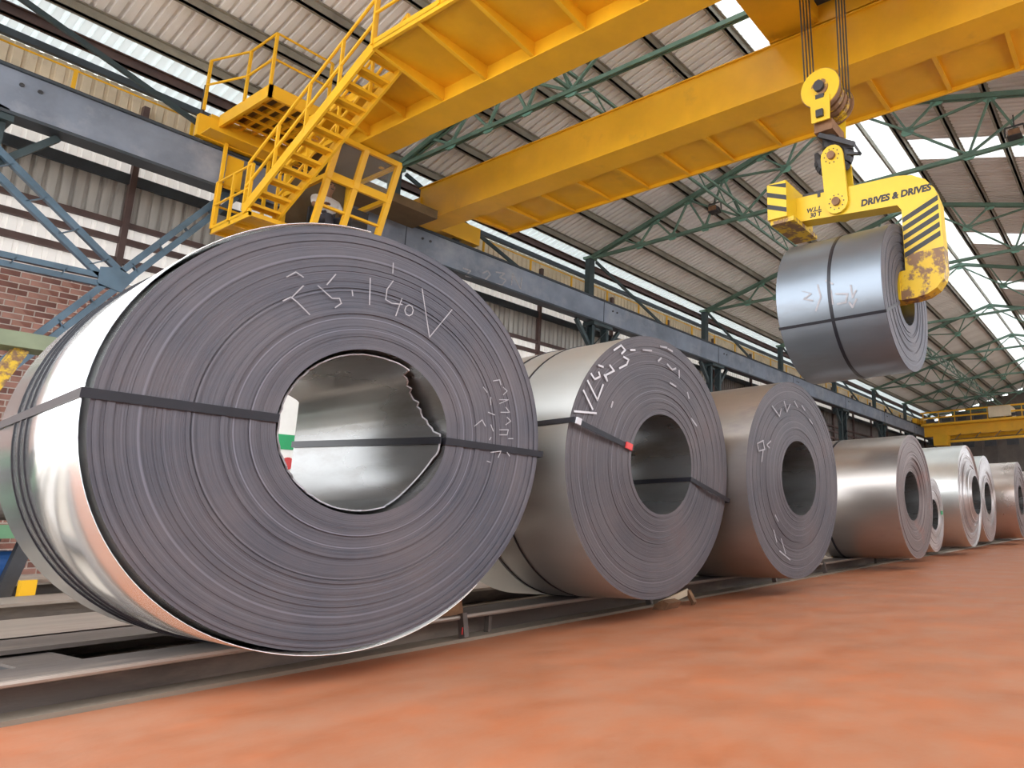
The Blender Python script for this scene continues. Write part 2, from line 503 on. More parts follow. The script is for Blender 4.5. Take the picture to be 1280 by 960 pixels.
# ================================================================== ROOF TRUSSES (Fink trusses with a level bottom tie)
H = RIDGE_Z - Z(8.5)
tie_z = 0.0                                       # local: origin at ridge line, tie level
def top_z(s):
    return H - SLOPE * s
def make_truss(y, label):
    t = thing('roof_truss', (RIDGE_X, y, Z(8.5)), label, 'roof truss', 'teal roof trusses across the hall')
    def P3(s, z):
        return (RIDGE_X + s, y, Z(8.5) + z)
    end = 8.85
    for sg in (-1, 1):
        b = B()
        for dy in (-0.045, 0.045):
            p, q = Vector(P3(0, H - 0.05)), Vector(P3(sg * end, top_z(end) - 0.05))
            off = Vector((0, dy, 0))
            b.bar(p + off, q + off, 0.05, 0.12)
        b.build('top_chord', 'teal', t)
    b = B()
    for dy in (-0.03, 0.03):
        b.bar(Vector(P3(-8.7, -0.02)) + Vector((0, dy, 0)), Vector(P3(8.7, -0.02)) + Vector((0, dy, 0)), 0.035, 0.09)
    b.build('bottom_tie', 'teal', t)
    webs, gus = [], []
    for sg in (-1, 1):
        C, G = (3.15, 0.0), (1.72, (H - 0.1) * 0.47)
        T = {s: (s, top_z(s) - 0.08) for s in (1.25, 2.5, 3.75, 5.0, 6.25, 7.5)}
        L = {4.4: (4.4, 0), 5.6: (5.6, 0), 6.85: (6.85, 0)}
        pairs = [((0, H - 0.12), G), (G, C), (G, T[1.25]), (G, T[2.5]), (G, T[3.75]), (C, T[3.75]), (C, T[5.0]),
                 (L[4.4], T[3.75]), (L[4.4], T[5.0]), (L[5.6], T[5.0]), (L[5.6], T[6.25]), (L[6.85], T[6.25]), (L[6.85], T[7.5])]
        for a, c in pairs:
            webs.append((P3(sg * a[0], a[1]), P3(sg * c[0], c[1])))
        for g in (G, C, T[2.5], T[3.75], T[5.0], T[6.25], L[4.4], L[5.6], L[6.85]):
            gus.append(P3(sg * g[0], g[1]))
    for a, c in webs:
        B().bar(a, c, 0.05, 0.055).build('web_member', 'teal', t)
    gus.append(P3(0, H - 0.14))
    for g in gus:
        x, yy, zz = g
        B().prism([(x - 0.17, zz - 0.06), (x - 0.08, zz - 0.13), (x + 0.1, zz - 0.13), (x + 0.18, zz - 0.04), (x + 0.1, zz + 0.1), (x - 0.1, zz + 0.1)], 'y', yy - 0.012, yy + 0.012).build('gusset_plate', 'teal_light', t)
    return t
tl = ['nearest teal roof truss, high above the brick wall at upper left',
      'teal steel roof truss seen through the gap between the two crane girders',
      'teal steel roof truss just beyond the crane, with the floodlight hung on it',
      'second teal roof truss beyond the crane', 'third teal roof truss beyond the crane', 'fourth teal roof truss beyond the crane',
      'fifth teal roof truss beyond the crane', 'sixth teal roof truss beyond the crane, over the far crane', 'farthest teal roof truss, next to the end wall']
t0 = make_truss(TRUSS_Y[0], tl[0])
for k in range(1, 9):
    copy_tree(t0, (RIDGE_X, TRUSS_Y[k], Z(8.5)), tl[k])

# lattice girder running along the hall at tie level
lat = thing('lattice_girder', (-9.05, 2, Z(8.5)), 'long laced lattice girder running along the trusses at tie level', 'girder')
for zz in (0.06, 0.42):
    B().bar((-9.05, Y0, Z(8.5) + zz), (-9.05, Y1, Z(8.5) + zz), 0.06, 0.06).build('chord', 'teal', lat)
nlac = int((Y1 - Y0) / 0.475)
lac = [B().bar((0, 0, 0.06), (0, 0.475, 0.42), 0.025, 0.03, (1, 0, 0)).mesh('lacing_bar', 'teal'), B().bar((0, 0, 0.42), (0, 0.475, 0.06), 0.025, 0.03, (1, 0, 0)).mesh('lacing_bar', 'teal')]
for k in range(nlac):
    link('lacing_bar', lac[k % 2], lat, loc=(0, Y0 + k * 0.475 - 2, 0))

# ================================================================== COLUMNS AND CRANE RUNWAYS
def make_column(x, y, sgn, label):
    """laced column of two legs with a cap, an upper post behind the runway carries the truss"""
    c = thing('steel_column', (x, y, 0), label, 'column', 'columns under the crane runways')
    for dy in (-0.27, 0.27):
        b = B().box(x - 0.12, x + 0.12, y + dy - 0.012, y + dy + 0.012, 0.03, 6.72)
        for dx in (-0.12, 0.10):
            b.box(x + dx, x + dx + 0.02, y + dy - (0.1 if dy < 0 else 0), y + dy + (0.1 if dy > 0 else 0), 0.03, 6.72)
        b.build('column_leg', 'post', c)
    B().box(x - 0.28, x + 0.28, y - 0.45, y + 0.45, 0, 0.03).build('base_plate', 'post', c)
    B().box(x - 0.24, x + 0.24, y - 0.42, y + 0.42, 6.72, 6.82).build('cap_plate', 'post', c)
    for k in range(12):
        za, zb = 0.3 + k * 0.53, 0.3 + (k + 1) * 0.53
        a, d = (-0.27, 0.27) if k % 2 else (0.27, -0.27)
        B().bar((x + sgn * 0.125, y + a, za), (x + sgn * 0.125, y + d, zb), 0.012, 0.06, (sgn, 0, 0)).build('lacing_bar', 'post', c)
    for dy in (-1, 1):
        B().bar((x, y + dy * 0.3, 6.0), (x, y + dy * 0.95, 6.8), 0.12, 0.1).build('knee_brace', 'post', c)
    B().box(x - sgn * 0.42 - 0.1, x - sgn * 0.42 + 0.1, y - 0.11, y + 0.11, 6.72, Z(8.5) + 0.02).build('upper_post', 'post', c)
    B().box(x - sgn * 0.42 - 0.16, x - sgn * 0.42 + 0.16, y - 0.16, y + 0.16, Z(8.5) - 0.06, Z(8.5) + 0.02).build('post_cap', 'teal', c)
    B().box(x - sgn * 0.44 - 0.14, x + 0.0, y - 0.1, y + 0.1, 6.66, 6.76).build('post_bracket', 'post', c)
    return c
cl = ['dark laced column left of the blue diagonal bracing',
      'dark laced column behind the large front coil', 'dark laced column topped by brackets, above the second coil',
      'dark laced column above the third coil', 'dark laced column between the third coil and the hanging coil',
      'dark laced column below the hanging coil', 'dark laced column beyond the fourth coil', 'dark laced column by the far crane', 'farthest dark laced column by the end wall']
c0 = make_column(-14.33, TRUSS_Y[0], 1, cl[0])
for k in range(1, 9):
    copy_tree(c0, (-14.33, TRUSS_Y[k], 0), cl[k])
c1 = make_column(2.61, TRUSS_Y[0], -1, 'dark laced column along the open side of the hall, out of frame')
for k in range(1, 9):
    copy_tree(c1, (2.61, TRUSS_Y[k], 0), None)

def make_runway(xf, sgn, label):
    """xf = face towards the hall"""
    r = thing('runway_girder', (xf, 0, 6.82), label, 'girder')
    xb = xf - sgn * 0.26
    B().box(min(xf, xb), max(xf, xb), Y0 - 1, Y1 - 0.5, 6.87, 7.55).build('web_plate', 'runway', r)
    B().box(min(xf, xb) - 0.05, max(xf, xb) + 0.05, Y0 - 1, Y1 - 0.5, 7.55, 7.59).build('top_flange', 'flange', r)
    B().box(min(xf, xb) - 0.04, max(xf, xb) + 0.05, Y0 - 1, Y1 - 0.5, 6.82, 6.87).build('bottom_flange', 'flange', r)
    xr = (xf + xb) / 2
    B().box(xr - 0.035, xr + 0.035, Y0 - 1, Y1 - 0.5, 7.59, 7.67).build('crane_rail', 'dark', r)
    for y in TRUSS_Y:
        B().box(xf - sgn * 0.004 if sgn < 0 else xf - 0.004, xf + 0.012 * sgn if sgn > 0 else xf + 0.004, y + 0.0, y + 0.012, 6.87, 7.55).build('splice_seam', 'flange', r)
        for yy in (0.42, 0.62):
            B().tube((xf + sgn * 0.02, y + yy, 7.35), (xf - sgn * 0.02, y + yy, 7.35), 0.03, 8).build('bolt', 'dark', r)
    return r
run = make_runway(-14.1, 1, 'long blue-grey box girder of the crane runway under the left eave')
make_runway(2.38, -1, 'blue-grey runway girder on the open side of the hall, out of frame')
CHR= [[(10.195, 6.333), (10.424, 6.338), (10.285, 6.154), (10.551, 6.204)], [(10.775, 6.382), (10.928, 6.503), (11.015, 6.424), (10.83, 6.186), (11.071, 6.226)], [(11.172, 6.547), (11.464, 6.606), (11.305, 6.444), (11.519, 6.439), (11.404, 6.256), (11.195, 6.228)], [(11.699, 6.347), (11.72, 6.688), (12.012, 6.33), (12.034, 6.676)]]
_b = B()
for _s in CHR:
    for (_a, _c) in zip(_s, _s[1:]):
        _b.bar((-14.097, _a[0], Z(_a[1])), (-14.097, _c[0], Z(_c[1])), 0.04, 0.004, (1, 0, 0))
tag(_b.build('chalk_writing', 'chalk_dim', run), kind='stuff')

# crane runway walkway with a yellow handrail behind the girder
hw = thing('runway_walkway', (-15.1, 0, 7.4), 'narrow walkway with thin yellow handrail above the blue-grey runway girder', 'walkway')
B().box(-15.5, -14.95, Y0, Y1 - 1, 7.36, 7.4).build('walkway_plate', 'cream', hw)
for zz in (8.0, 8.40):
    B().tube((-15.0, Y0, zz), (-15.0, Y1 - 1, zz), 0.018, 6).build('rail', 'yellow', hw)
B().box(-15.005, -14.985, Y0, Y1 - 1, 7.4, 7.5).build('toe_board', 'yellow', hw)
rp = B().box(-0.02, 0.02, -0.025, 0.025, 0, 1.02).mesh('rail_post', 'yellow')
k = 0
while Y0 + 1.66 * k < Y1 - 1:
    link('rail_post', rp, hw, loc=(0.1, Y0 + 1.66 * k, 0))
    k += 1

# diagonal eave braces from post heads down to the runway
eb = B().bar((0, 0, 1.50), (0, 4.3, 0.0), 0.06, 0.09).mesh('eave_brace', 'post')
for k in range(8):
    o = link('eave_brace', eb, None, loc=(-14.72, TRUSS_Y[k] + 0.24, 7.60))
    tag(o, ['dark diagonal eave brace above the runway left of the yellow staircase', 'dark diagonal eave brace just right of the crane girder ends',
            'dark diagonal eave brace above the second coil', 'dark diagonal eave brace above the third coil', 'dark diagonal eave brace left of the hanging coil',
            'dark diagonal eave brace under the hanging coil', 'dark diagonal eave brace nearer the far crane', 'dark diagonal eave brace at the far crane'][k], 'brace', 'eave braces along the runway')

# blue bracing between the columns at the left
br = thing('wall_bracing', (-14.2, 3.92, 4.7), 'blue-grey double-angle bracing with a central node in front of the brick wall', 'bracing')
def dbl(p, q, name, gap=0.26, mname='blue'):
    b = B()
    p, q = Vector(p), Vector(q)
    d = (q - p).normalized()
    n = d.cross(Vector((1, 0, 0))).normalized()
    for s in (-0.5, 0.5):
        b.bar(p + n * gap * s, q + n * gap * s, 0.09, 0.09, (1, 0, 0))
    k = 0
    L = (q - p).length
    while 0.3 + k * 0.55 < L - 0.2:
        a = p + d * (0.3 + k * 0.55)
        b.bar(a + n * gap * 0.5, a + d * 0.06 - n * gap * 0.5, 0.012, 0.09, (1, 0, 0))
        k += 1
    return b.build(name, mname, br)
NY, NZ = 3.92, 4.70
dbl((-14.2, 1.35, 6.98), (-14.2, NY, NZ), 'upper_diagonal')
dbl((-14.2, -2.0, 4.55), (-14.2, NY, NZ - 0.04), 'strut', 0.13)
dbl((-14.2, 2.3, 2.15), (-14.2, NY, NZ), 'lower_diagonal', 0.14)
dbl((-14.2, NY, NZ), (-14.2, 5.3, 6.85), 'rising_diagonal', 0.14)
B().prism([(NY - 0.25, NZ - 0.12), (NY + 0.05, NZ - 0.2), (NY + 0.2, NZ + 0.1), (NY - 0.05, NZ + 0.2), (NY - 0.25, NZ + 0.15)], 'x', -14.145, -14.125).build('gusset_plate', 'blue', br)
kb = B()
kb.bar((-14.18, 1.3, 7.15), (-14.18, 2.35, 6.86), 0.1, 0.16, (1, 0, 0))
kb.build('knee_plate', 'post', br)

# floodlights hung in the trusses
def floodlight(x, y, z, label):
    t = thing('floodlight', (x, y, z), label, 'floodlight', 'floodlights in the roof trusses')
    B().prism([(x - 0.16, z - 0.08), (x + 0.16, z - 0.08), (x + 0.1, z + 0.1), (x - 0.1, z + 0.1)], 'y', y - 0.14, y + 0.1).build('housing', 'dark', t)
    B().box(x - 0.13, x + 0.13, y - 0.15, y - 0.14, z - 0.06, z + 0.07).build('lens', 'rust', t)
    B().bar((x - 0.22, y, z - 0.02), (x - 0.2, y, z + 0.22), 0.03).bar((x + 0.22, y, z - 0.02), (x + 0.2, y, z + 0.22), 0.03).bar((x - 0.21, y, z + 0.22), (x + 0.21, y, z + 0.22), 0.03).build('bracket', 'dark', t)
    B().bar((x, y, z + 0.22), (x, y, z + 0.5), 0.03).build('hanger', 'dark', t)
floodlight(-9.82, 15.15, Z(8.85), 'dark floodlight hanging in the roof truss just beyond the crane')
floodlight(-1.63, 15.15, Z(8.6), 'dark floodlight on the truss near the right edge of the photo')

# ================================================================== OVERHEAD CRANE
ZB = Z(6.85)
ZT = Z(7.75)
G1 = (6.10, 6.60)
G2 = (8.70, 9.21)
XA, XB = -13.82, 2.2
crane = thing('overhead_crane', (-5.86, 7.6, ZB), 'yellow double-girder overhead crane with staircase, cab and walkways', 'crane')
def part(name, parent=crane):
    o = bpy.data.objects.new(name, None)
    o.empty_display_size = 0.1
    COL.objects.link(o)
    o.parent = parent
    ORG[o.name] = ORG[parent.name]
    return o
def box_girder(y0, y1):
    g = part('bridge_girder')
    B().box(XA, XB, y0 + 0.04, y0 + 0.055, ZB + 0.02, ZT - 0.02).build('web_plate', 'yellow', g)
    B().box(XA, XB, y1 - 0.055, y1 - 0.04, ZB + 0.02, ZT - 0.02).build('web_plate', 'yellow', g)
    B().box(XA, XB, y0, y1, ZB, ZB + 0.02).build('bottom_flange', 'yellow', g)
    B().box(XA, XB, y0, y1, ZT - 0.02, ZT).build('top_flange', 'yellow', g)
    B().box(XA, XA + 0.02, y0 + 0.055, y1 - 0.055, ZB + 0.02, ZT - 0.02).build('end_plate', 'yellow', g)
    B().box(XA + 0.1, XB, (y0 + y1) / 2 - 0.03, (y0 + y1) / 2 + 0.03, ZT, ZT + 0.07).build('trolley_rail', 'dark', g)
box_girder(*G1)
box_girder(*G2)

def side_walkway(xa, xb, yin, yout, z, ribs, rail=True, dep=(0.06, 0.26)):
    w = part('side_walkway')
    s = 1 if yout > yin else -1
    xs = [xa] + [r for r in ribs if xa < r < xb] + [xb]
    lo, hi = min(yin, yout), max(yin, yout)
    for a, c in zip(xs, xs[1:]):
        B().box(a + 0.004, c - 0.004, lo, hi, z, z + 0.012).build('deck_plate', 'yellow', w)
    for r in ribs:
        if xa <= r <= xb:
            poly = [(yin, z), (yout, z), (yout, z - dep[0]), (yin, z - dep[1])]
            b = B().prism(poly, 'x', r - 0.006, r + 0.006)
            b.bar((r, yout, z - dep[0]), (r, yin, z - dep[1]), 0.07, 0.012)
            b.build('bracket_rib', 'yellow', w)
    B().box(xa, xb, yout - 0.04 if s > 0 else yout, yout if s > 0 else yout + 0.04, z - 0.07, z + 0.1).build('edge_channel', 'yellow', w)
    if rail:
        for h in (0.55, 1.05):
            B().tube((xa, yout, z + h), (xb, yout, z + h), 0.024, 6).build('rail', 'yellow', w)
        x = xa
        while x <= xb + 0.01:
            B().bar((x, yout, z), (x, yout, z + 1.05), 0.045).build('rail_post', 'yellow', w)
            x += 1.575
    return w
WZ = Z(7.15)
rib1 = [-9.3 + 1.05 * k for k in range(11)]
side_walkway(-9.33, XB - 0.2, G1[0] + 0.04, 4.93, WZ, rib1)
side_walkway(-12.3, -9.34, G1[0] + 0.04, 5.5, WZ, [-12.3, -11.4, -10.35], False, (0.06, 0.2))
rib2 = [-11.46 + 1.05 * k for k in range(13)]
side_walkway(-12.6, XB - 0.2, G2[1] - 0.04, 10.3, Z(6.97), [-12.5] + rib2, True, (0.05, 0.11))

# end carriages on the runways
for xc in (-14.23, 2.51):
    e = part('end_carriage')
    B().box(xc - 0.17, xc + 0.17, 4.75, 10.6, Z(7.06), Z(7.52)).build('carriage_beam', 'yellow', e)
    for yy in (5.3, 10.05):
        B().tube((xc - 0.06, yy, 7.67 + 0.2), (xc + 0.06, yy, 7.67 + 0.2), 0.2, 20).build('wheel', 'dark', e)
    for yy in (4.7, 10.6):
        B().box(xc - 0.08, xc + 0.08, yy - 0.06, yy + 0.06, Z(7.15), Z(7.35)).build('buffer', 'dark', e)
    sx = 1 if xc < 0 else -1
    for (a, c) in (G1, G2):
        B().box(min(xc + sx * .17, xc + sx * .5), max(xc + sx * .17, xc + sx * .5), a, c, Z(6.95), Z(7.5)).build('girder_seat', 'yellow', e)

# platform with open joists beside the end carriage
pf = part('end_platform')
PX0, PX1, PY0, PY1, PZ = -14.0, -12.2, 4.85, 6.08, Z(7.5)
B().box(PX0, PX1, PY0, PY0 + 0.05, PZ - 0.22, PZ + 0.02).build('edge_channel', 'yellow', pf)
B().box(PX1 - 0.05, PX1, PY0, PY1, PZ - 0.22, PZ + 0.02).build('edge_channel', 'yellow', pf)
B().box(PX0 - 0.1, PX0 + 0.02, 4.55, 7.6, Z(6.98), Z(7.4)).build('fascia_plate', 'yellow', pf)
B().box(PX0 + 0.02, PX0 + 0.4, 4.6, 6.08, Z(7.0), Z(7.02)).build('sole_plate', 'yellow', pf)
for k in range(6):
    yy = PY0 + 0.12 + k * 0.2
    B().box(PX0, PX1 - 0.05, yy, yy + 0.05, PZ - 0.1, PZ + 0.0).build('joist', 'yellow', pf)
for k in range(5):
    xx = PX0 + 0.25 + k * 0.34
    B().box(xx, xx + 0.04, PY0 + 0.05, PY1, PZ - 0.14, PZ - 0.1).build('bearer', 'yellow', pf)
B().box(PX0, PX1 - 0.05, PY0 + 0.05, PY1, PZ, PZ + 0.012).build('deck_plate', 'interior', pf)
def railing(parent, pts, h=(0.5, 1.0), r=0.022, name='handrail'):
    for a, c in zip(pts, pts[1:]):
        for hh in h:
            B().tube((a[0], a[1], a[2] + hh), (c[0], c[1], c[2] + hh), r, 6).build('rail', 'yellow', parent)
    for p in pts:
        B().bar(p, (p[0], p[1], p[2] + h[-1]), 0.042).build('rail_post', 'yellow', parent)
railing(pf, [(PX0, 4.6, PZ), (PX0 + 0.9, PY0, PZ), (PX1, PY0, PZ), (PX1, PY1 - 0.3, PZ)])
B().tube((PX0 - 0.05, 4.6, Z(7.02)), (PX0 - 0.05, 4.6, PZ + 0.5), 0.03, 8).build('rail_post', 'dark', pf)

# staircase from the hanging landing up to the walkway
st = part('staircase')
SA, SB = (-12.85, Z(5.38)), (-9.36, Z(7.18))
SY = (4.97, 5.45)
for yy in SY:
    B().bar((SA[0], yy, SA[1]), (SB[0], yy, SB[1]), 0.035, 0.19).build('stringer', 'yellow', st) 
NT = 12
tread = B()
tread.box(-0.1, 0.1, SY[0] + 0.02 - 5, SY[1] - 0.02 - 5, -0.012, 0.0).box(-0.1, -0.088, SY[0] + 0.02 - 5, SY[1] - 0.02 - 5, -0.05, 0).box(0.088, 0.1, SY[0] + 0.02 - 5, SY[1] - 0.02 - 5, -0.05, 0)
tread_me = tread.mesh('tread', 'yellow')
base = ORG[crane.name]
for k in range(NT):
    f = (k + 0.6) / NT
    x, z = SA[0] + (SB[0] - SA[0]) * f, SA[1] + (SB[1] - SA[1]) * f
    link('tread', tread_me, st, loc=(x - base[0], 5 - base[1], z - base[2]))
for yy in SY:
    for h in (0.45, 0.9):
        B().tube((SA[0], yy, SA[1] + h), (SB[0], yy, SB[1] + h), 0.024, 6).build('rail', 'yellow', st)
    for f in (0.0, 0.25, 0.5, 0.75, 1.0):
        x, z = SA[0] + (SB[0] - SA[0]) * f, SA[1] + (SB[1] - SA[1]) * f
        B().bar((x, yy, z), (x, yy, z + 0.9), 0.042).build('rail_post', 'yellow', st)

# hanging landing at the foot of the stairs
ld = part('landing')
LX0, LX1, LY0, LY1, LZ = -14.0, -12.6, 4.97, 5.72, Z(5.32)
for k in range(5):
    xx = LX0 + k * (LX1 - LX0) / 5
    B().box(xx + 0.008, xx + (LX1 - LX0) / 5 - 0.008, LY0, LY1, LZ - 0.012, LZ).build('deck_plank', 'yellow', ld)
B().box(LX0, LX1, LY0, LY0 + 0.03, LZ - 0.1, LZ + 0.05).build('edge_channel', 'yellow', ld)
B().box(LX0, LX1, LY1 - 0.03, LY1, LZ - 0.1, LZ + 0.05).build('edge_channel', 'yellow', ld)
for xx in (LX0 + 0.02, (LX0 + LX1) / 2, LX1 - 0.02):
    B().box(xx - 0.02, xx + 0.02, LY0, LY1, LZ - 0.08, LZ - 0.012).build('joist', 'yellow', ld)
railing(ld, [(LX0 + 0.02, LY1, LZ), (LX0 + 0.02, LY0, LZ), (-13.35, LY0, LZ), (LX1 - 0.1, LY0, LZ)], (0.45, 0.9))
B().box(LX0 - 0.005, LX0 + 0.015, 5.06, 5.32, LZ + 0.85, LZ + 1.5).build('sign_plate', 'yellow', ld)
for yy in (LY0 + 0.02, LY1 - 0.02):
    B().bar((LX0 + 0.06, yy, LZ), (LX0 + 0.06, yy, Z(7.0)), 0.05).build('hanger', 'yellow', ld)

# operator cab hung under the near girder, front leaning in towards the floor
cab = part('operator_cab')
CY0, CY1, CT, CB, CXt, CXb, CXr = 5.76, 6.86, Z(6.78), Z(5.15), -11.6, -12.2, -13.3
def fx(z):
    return CXb + (CXt - CXb) * (z - CB) / (CT - CB)
def post(y, z0, z1, w=0.09):
    B().bar((fx(z0), y, z0), (fx(z1), y, z1), w, w, (1, 0, 0)).build('frame_post', 'yellow', cab)
MID = Z(6.13)
for yy in (CY0, (CY0 + CY1) / 2 - 0.08, CY1):
    post(yy, CB, CT)
for zz, w in ((CT, 0.1), (MID, 0.16), (CB, 0.1), (Z(5.62), 0.045)):
    B().bar((fx(zz), CY0 - 0.04, zz), (fx(zz), CY1 + 0.04, zz), 0.06, w).build('frame_rail', 'yellow', cab)
for yy in (CY0, CY1):
    for zz in (CT, MID, CB):
        B().bar((fx(zz), yy, zz), (CXr, yy, zz), 0.06, 0.09).build('frame_rail', 'yellow', cab)
    B().bar((CXr, yy, CB), (CXr, yy, CT), 0.08).build('frame_post', 'yellow', cab)
ym = (CY0 + CY1) / 2 - 0.08
for a, c in ((CY0 + 0.045, ym - 0.045), (ym + 0.045, CY1 - 0.045)):
    z0, z1 = MID + 0.08, CT - 0.05
    B().add([(fx(z0) - 0.02, a, z0), (fx(z0) - 0.02, c, z0), (fx(z1) - 0.02, c, z1), (fx(z1) - 0.02, a, z1)], [(0, 1, 2, 3)]).build('window_pane', 'glass', cab)
B().box(CXr, CXt, CY0, CY1, CT + 0.02, CT + 0.05).build('cab_roof', 'interior', cab)
B().box(CXr, CXb + 0.02, CY0, CY1, CB - 0.05, CB - 0.02).build('cab_floor', 'interior', cab)
B().box(CXr - 0.02, CXr, CY0, CY1, CB, CT).build('back_panel', 'interior', cab)
B().box(-12.45, -12.25, 6.45, 6.75, CB, CB + 0.75).build('control_desk', 'dark', cab)
B().box(-13.05, -12.65, 6.09, 6.45, CB, CB + 0.40).box(-13.12, -13.05, 6.09, 6.45, CB + 0.40, CB + 0.85).build('operator_seat', 'dark', cab)
for xx in (-13.2, -12.0):
    for yy in (CY0 + 0.1, CY1 - 0.1):
        B().bar((xx, yy, CT), (xx, yy, ZB + 0.03), 0.07).build('hanger', 'yellow', cab)
B().box(-13.8, -12.9, 6.95, 8.6, Z(6.7), Z(6.9)).build('cable_tray', 'interior', crane)

# ---- trolley
tro = thing('crane_trolley', (-3.1, 7.65, ZT + 0.07), 'brownish yellow hoist trolley on top of the crane girders above the hook', 'trolley')
for yy in (6.2, 8.8):
    B().box(-4.6, -1.5, yy, yy + 0.3, ZT + 0.12, ZT + 0.5).build('side_frame', 'yellow', tro)
    for xx in (-4.2, -1.9):
        B().tube((xx, yy + 0.09, ZT + 0.23), (xx, yy + 0.21, ZT + 0.23), 0.16, 18).build('wheel', 'dark', tro)
for xx in (-4.6, -3.9, -2.3, -1.7):
    B().box(xx, xx + 0.22, 6.5, 8.8, ZT + 0.15, ZT + 0.45).build('cross_beam', 'yellow', tro)
B().box(-4.4, -3.75, 6.5, 8.8, ZT + 0.13, ZT + 0.16).build('bottom_plate', 'yellow', tro)
B().tube((-3.15, 6.6, ZT + 0.75), (-3.15, 8.7, ZT + 0.75), 0.33, 24).build('rope_drum', 'rust', tro)
B().box(-3.7, -2.6, 6.5, 6.62, ZT + 0.4, ZT + 1.2).build('gear_case', 'dark', tro)
B().box(-3.7, -2.6, 8.62, 8.74, ZT + 0.4, ZT + 1.2).build('gear_case', 'dark', tro)
B().tube((-2.4, 6.7, ZT + 0.7), (-2.4, 7.4, ZT + 0.7), 0.2, 16).build('motor', 'bluepaint', tro)

# ---- hook block with ropes
HX, HYc, HZ = -3.11, 7.62, Z(5.62)
hb = thing('hook_block', (HX, HYc, Z(4.6)), 'yellow round hook block hanging on wire ropes from the trolley', 'hook block')
for yy in (7.36, 7.84):
    B().tube((HX, yy, HZ), (HX, yy + 0.04, HZ), 0.275, 32).build('cheek_plate', 'yellow_worn' if yy > 7.5 else 'yellow2', hb)
    B().tube((HX, yy + 0.01, HZ), (HX, yy + 0.03, HZ), 0.285, 32).build('cheek_rim', 'rust', hb)
B().tube((HX, 7.30, HZ), (HX, 7.36, HZ), 0.075, 16).build('axle_cap', 'dark', hb)
B().tube((HX, 7.345, HZ), (HX, 7.36, HZ), 0.12, 20).build('bearing_ring', 'yellow_worn', hb)
B().box(HX - 0.06, HX + 0.06, 7.335, 7.36, HZ - 0.17, HZ - 0.11).build('key_plate', 'dark', hb)
for k in range(4):
    yy = 7.42 + k * 0.11
    B().tube((HX, yy, HZ), (HX, yy + 0.07, HZ), 0.25, 24).build('sheave', 'yellow_worn' if k % 2 else 'rust', hb)
B().prism([(HX - 0.14, HZ - 0.15), (HX + 0.14, HZ - 0.15), (HX + 0.13, HZ - 0.5), (HX - 0.13, HZ - 0.5)], 'y', 7.34, 7.36).build('front_plate', 'yellow2', hb)
B().prism([(HX - 0.14, HZ - 0.15), (HX + 0.14, HZ - 0.15), (HX + 0.13, HZ - 0.5), (HX - 0.13, HZ - 0.5)], 'y', 7.88, 7.90).build('rear_plate', 'yellow2', hb)
B().tube((HX, 7.30, HZ - 0.40), (HX, 7.34, HZ - 0.40), 0.07, 4).build('emblem_plate', 'dark', hb)
B().box(HX - 0.13, HX + 0.13, 7.42, 7.82, HZ - 0.6, HZ - 0.45).build('crosshead', 'rust', hb)
hk = B()
pts = [(HX, HYc, HZ - 0.55), (HX, HYc, HZ - 0.78)]
hk.tube(pts[0], pts[1], 0.1, 14)
arc = [(HX + 0.05 - 0.2 * math.cos(t), HYc, Z(4.72) + 0.2 * math.sin(t)) for t in [math.radians(a) for a in range(95, 375, 20)]]
for a, c in zip([pts[1]] + arc, arc):
    hk.tube(a, c, 0.085, 10)
hk.tube(arc[-1], (arc[-1][0] - 0.05, HYc, arc[-1][2] + 0.14), 0.08, 10, 0.03)
hk.build('hook', 'dark', hb)
B().bar((HX - 0.08, 7.46, HZ - 0.62), (HX + 0.40, 7.46, HZ - 0.90), 0.05, 0.06).bar((HX + 0.38, 7.46, HZ - 0.86), (HX + 0.48, 7.46, HZ - 1.06), 0.04, 0.03).bar((HX + 0.48, 7.46, HZ - 1.06), (HX + 0.30, 7.46, HZ - 1.0), 0.04, 0.03).build('safety_latch', 'dark', hb)
for k in range(4):
    yy = 7.455 + k * 0.11
    for sx in (-1, 1):
        B().tube((HX + sx * 0.25, yy, HZ), (HX - 0.04 + sx * 0.28, yy, ZT + 0.75), 0.012, 6).build('wire_rope', 'rope', hb)

# ---- C-hook for coils
ch = thing('coil_lifting_hook', (-2.6, HYc, Z(2.56)), 'yellow C-shaped coil hook with black warning stripes holding the hanging coil', 'lifting hook')
T0, T1 = 7.52, 7.72
arm = [(-3.6, 4.23), (-2.2, 4.16), (-2.02, 4.12), (-1.86, 4.02), (-1.76, 3.88), (-1.71, 3.7), (-1.70, 3.12), (-2.17, 3.12), (-2.17, 3.70), (-2.22, 3.775), (-3.6, 3.89)]
B().prism([(x, Z(z)) for x, z in arm], 'y', T0, T1).build('upper_arm', 'yellow2', ch)
leg = [(-1.70, 3.12), (-1.70, 2.86), (-1.73, 2.74), (-1.81, 2.64), (-1.93, 2.58), (-2.08, 2.56), (-2.24, 2.56), (-2.24, 2.92), (-2.17, 2.92), (-2.17, 3.12)]
B().prism([(x, Z(z)) for x, z in leg], 'y', T0, T1).build('worn_leg', 'yellow_worn', ch)
B().prism([(x, Z(z)) for x, z in [(-2.24, 2.56), (-3.1, 2.58), (-3.16, 2.64), (-3.16, 2.91), (-2.24, 2.92)]], 'y', T0 - 0.02, T1 + 0.02).build('lifting_arm', 'yellow2', ch)
for k in range(5):
    za = 3.075 + k * 0.113
    poly = [(-2.165, za), (-1.725, za + 0.185), (-1.725, za + 0.25), (-2.165, za + 0.065)]
    B().prism([(x, Z(z)) for x, z in poly], 'y', T0 - 0.003, T0).build('warning_stripe', 'black', ch)
    B().prism([(x, Z(z)) for x, z in poly], 'y', T1, T1 + 0.003).build('warning_stripe', 'black', ch)
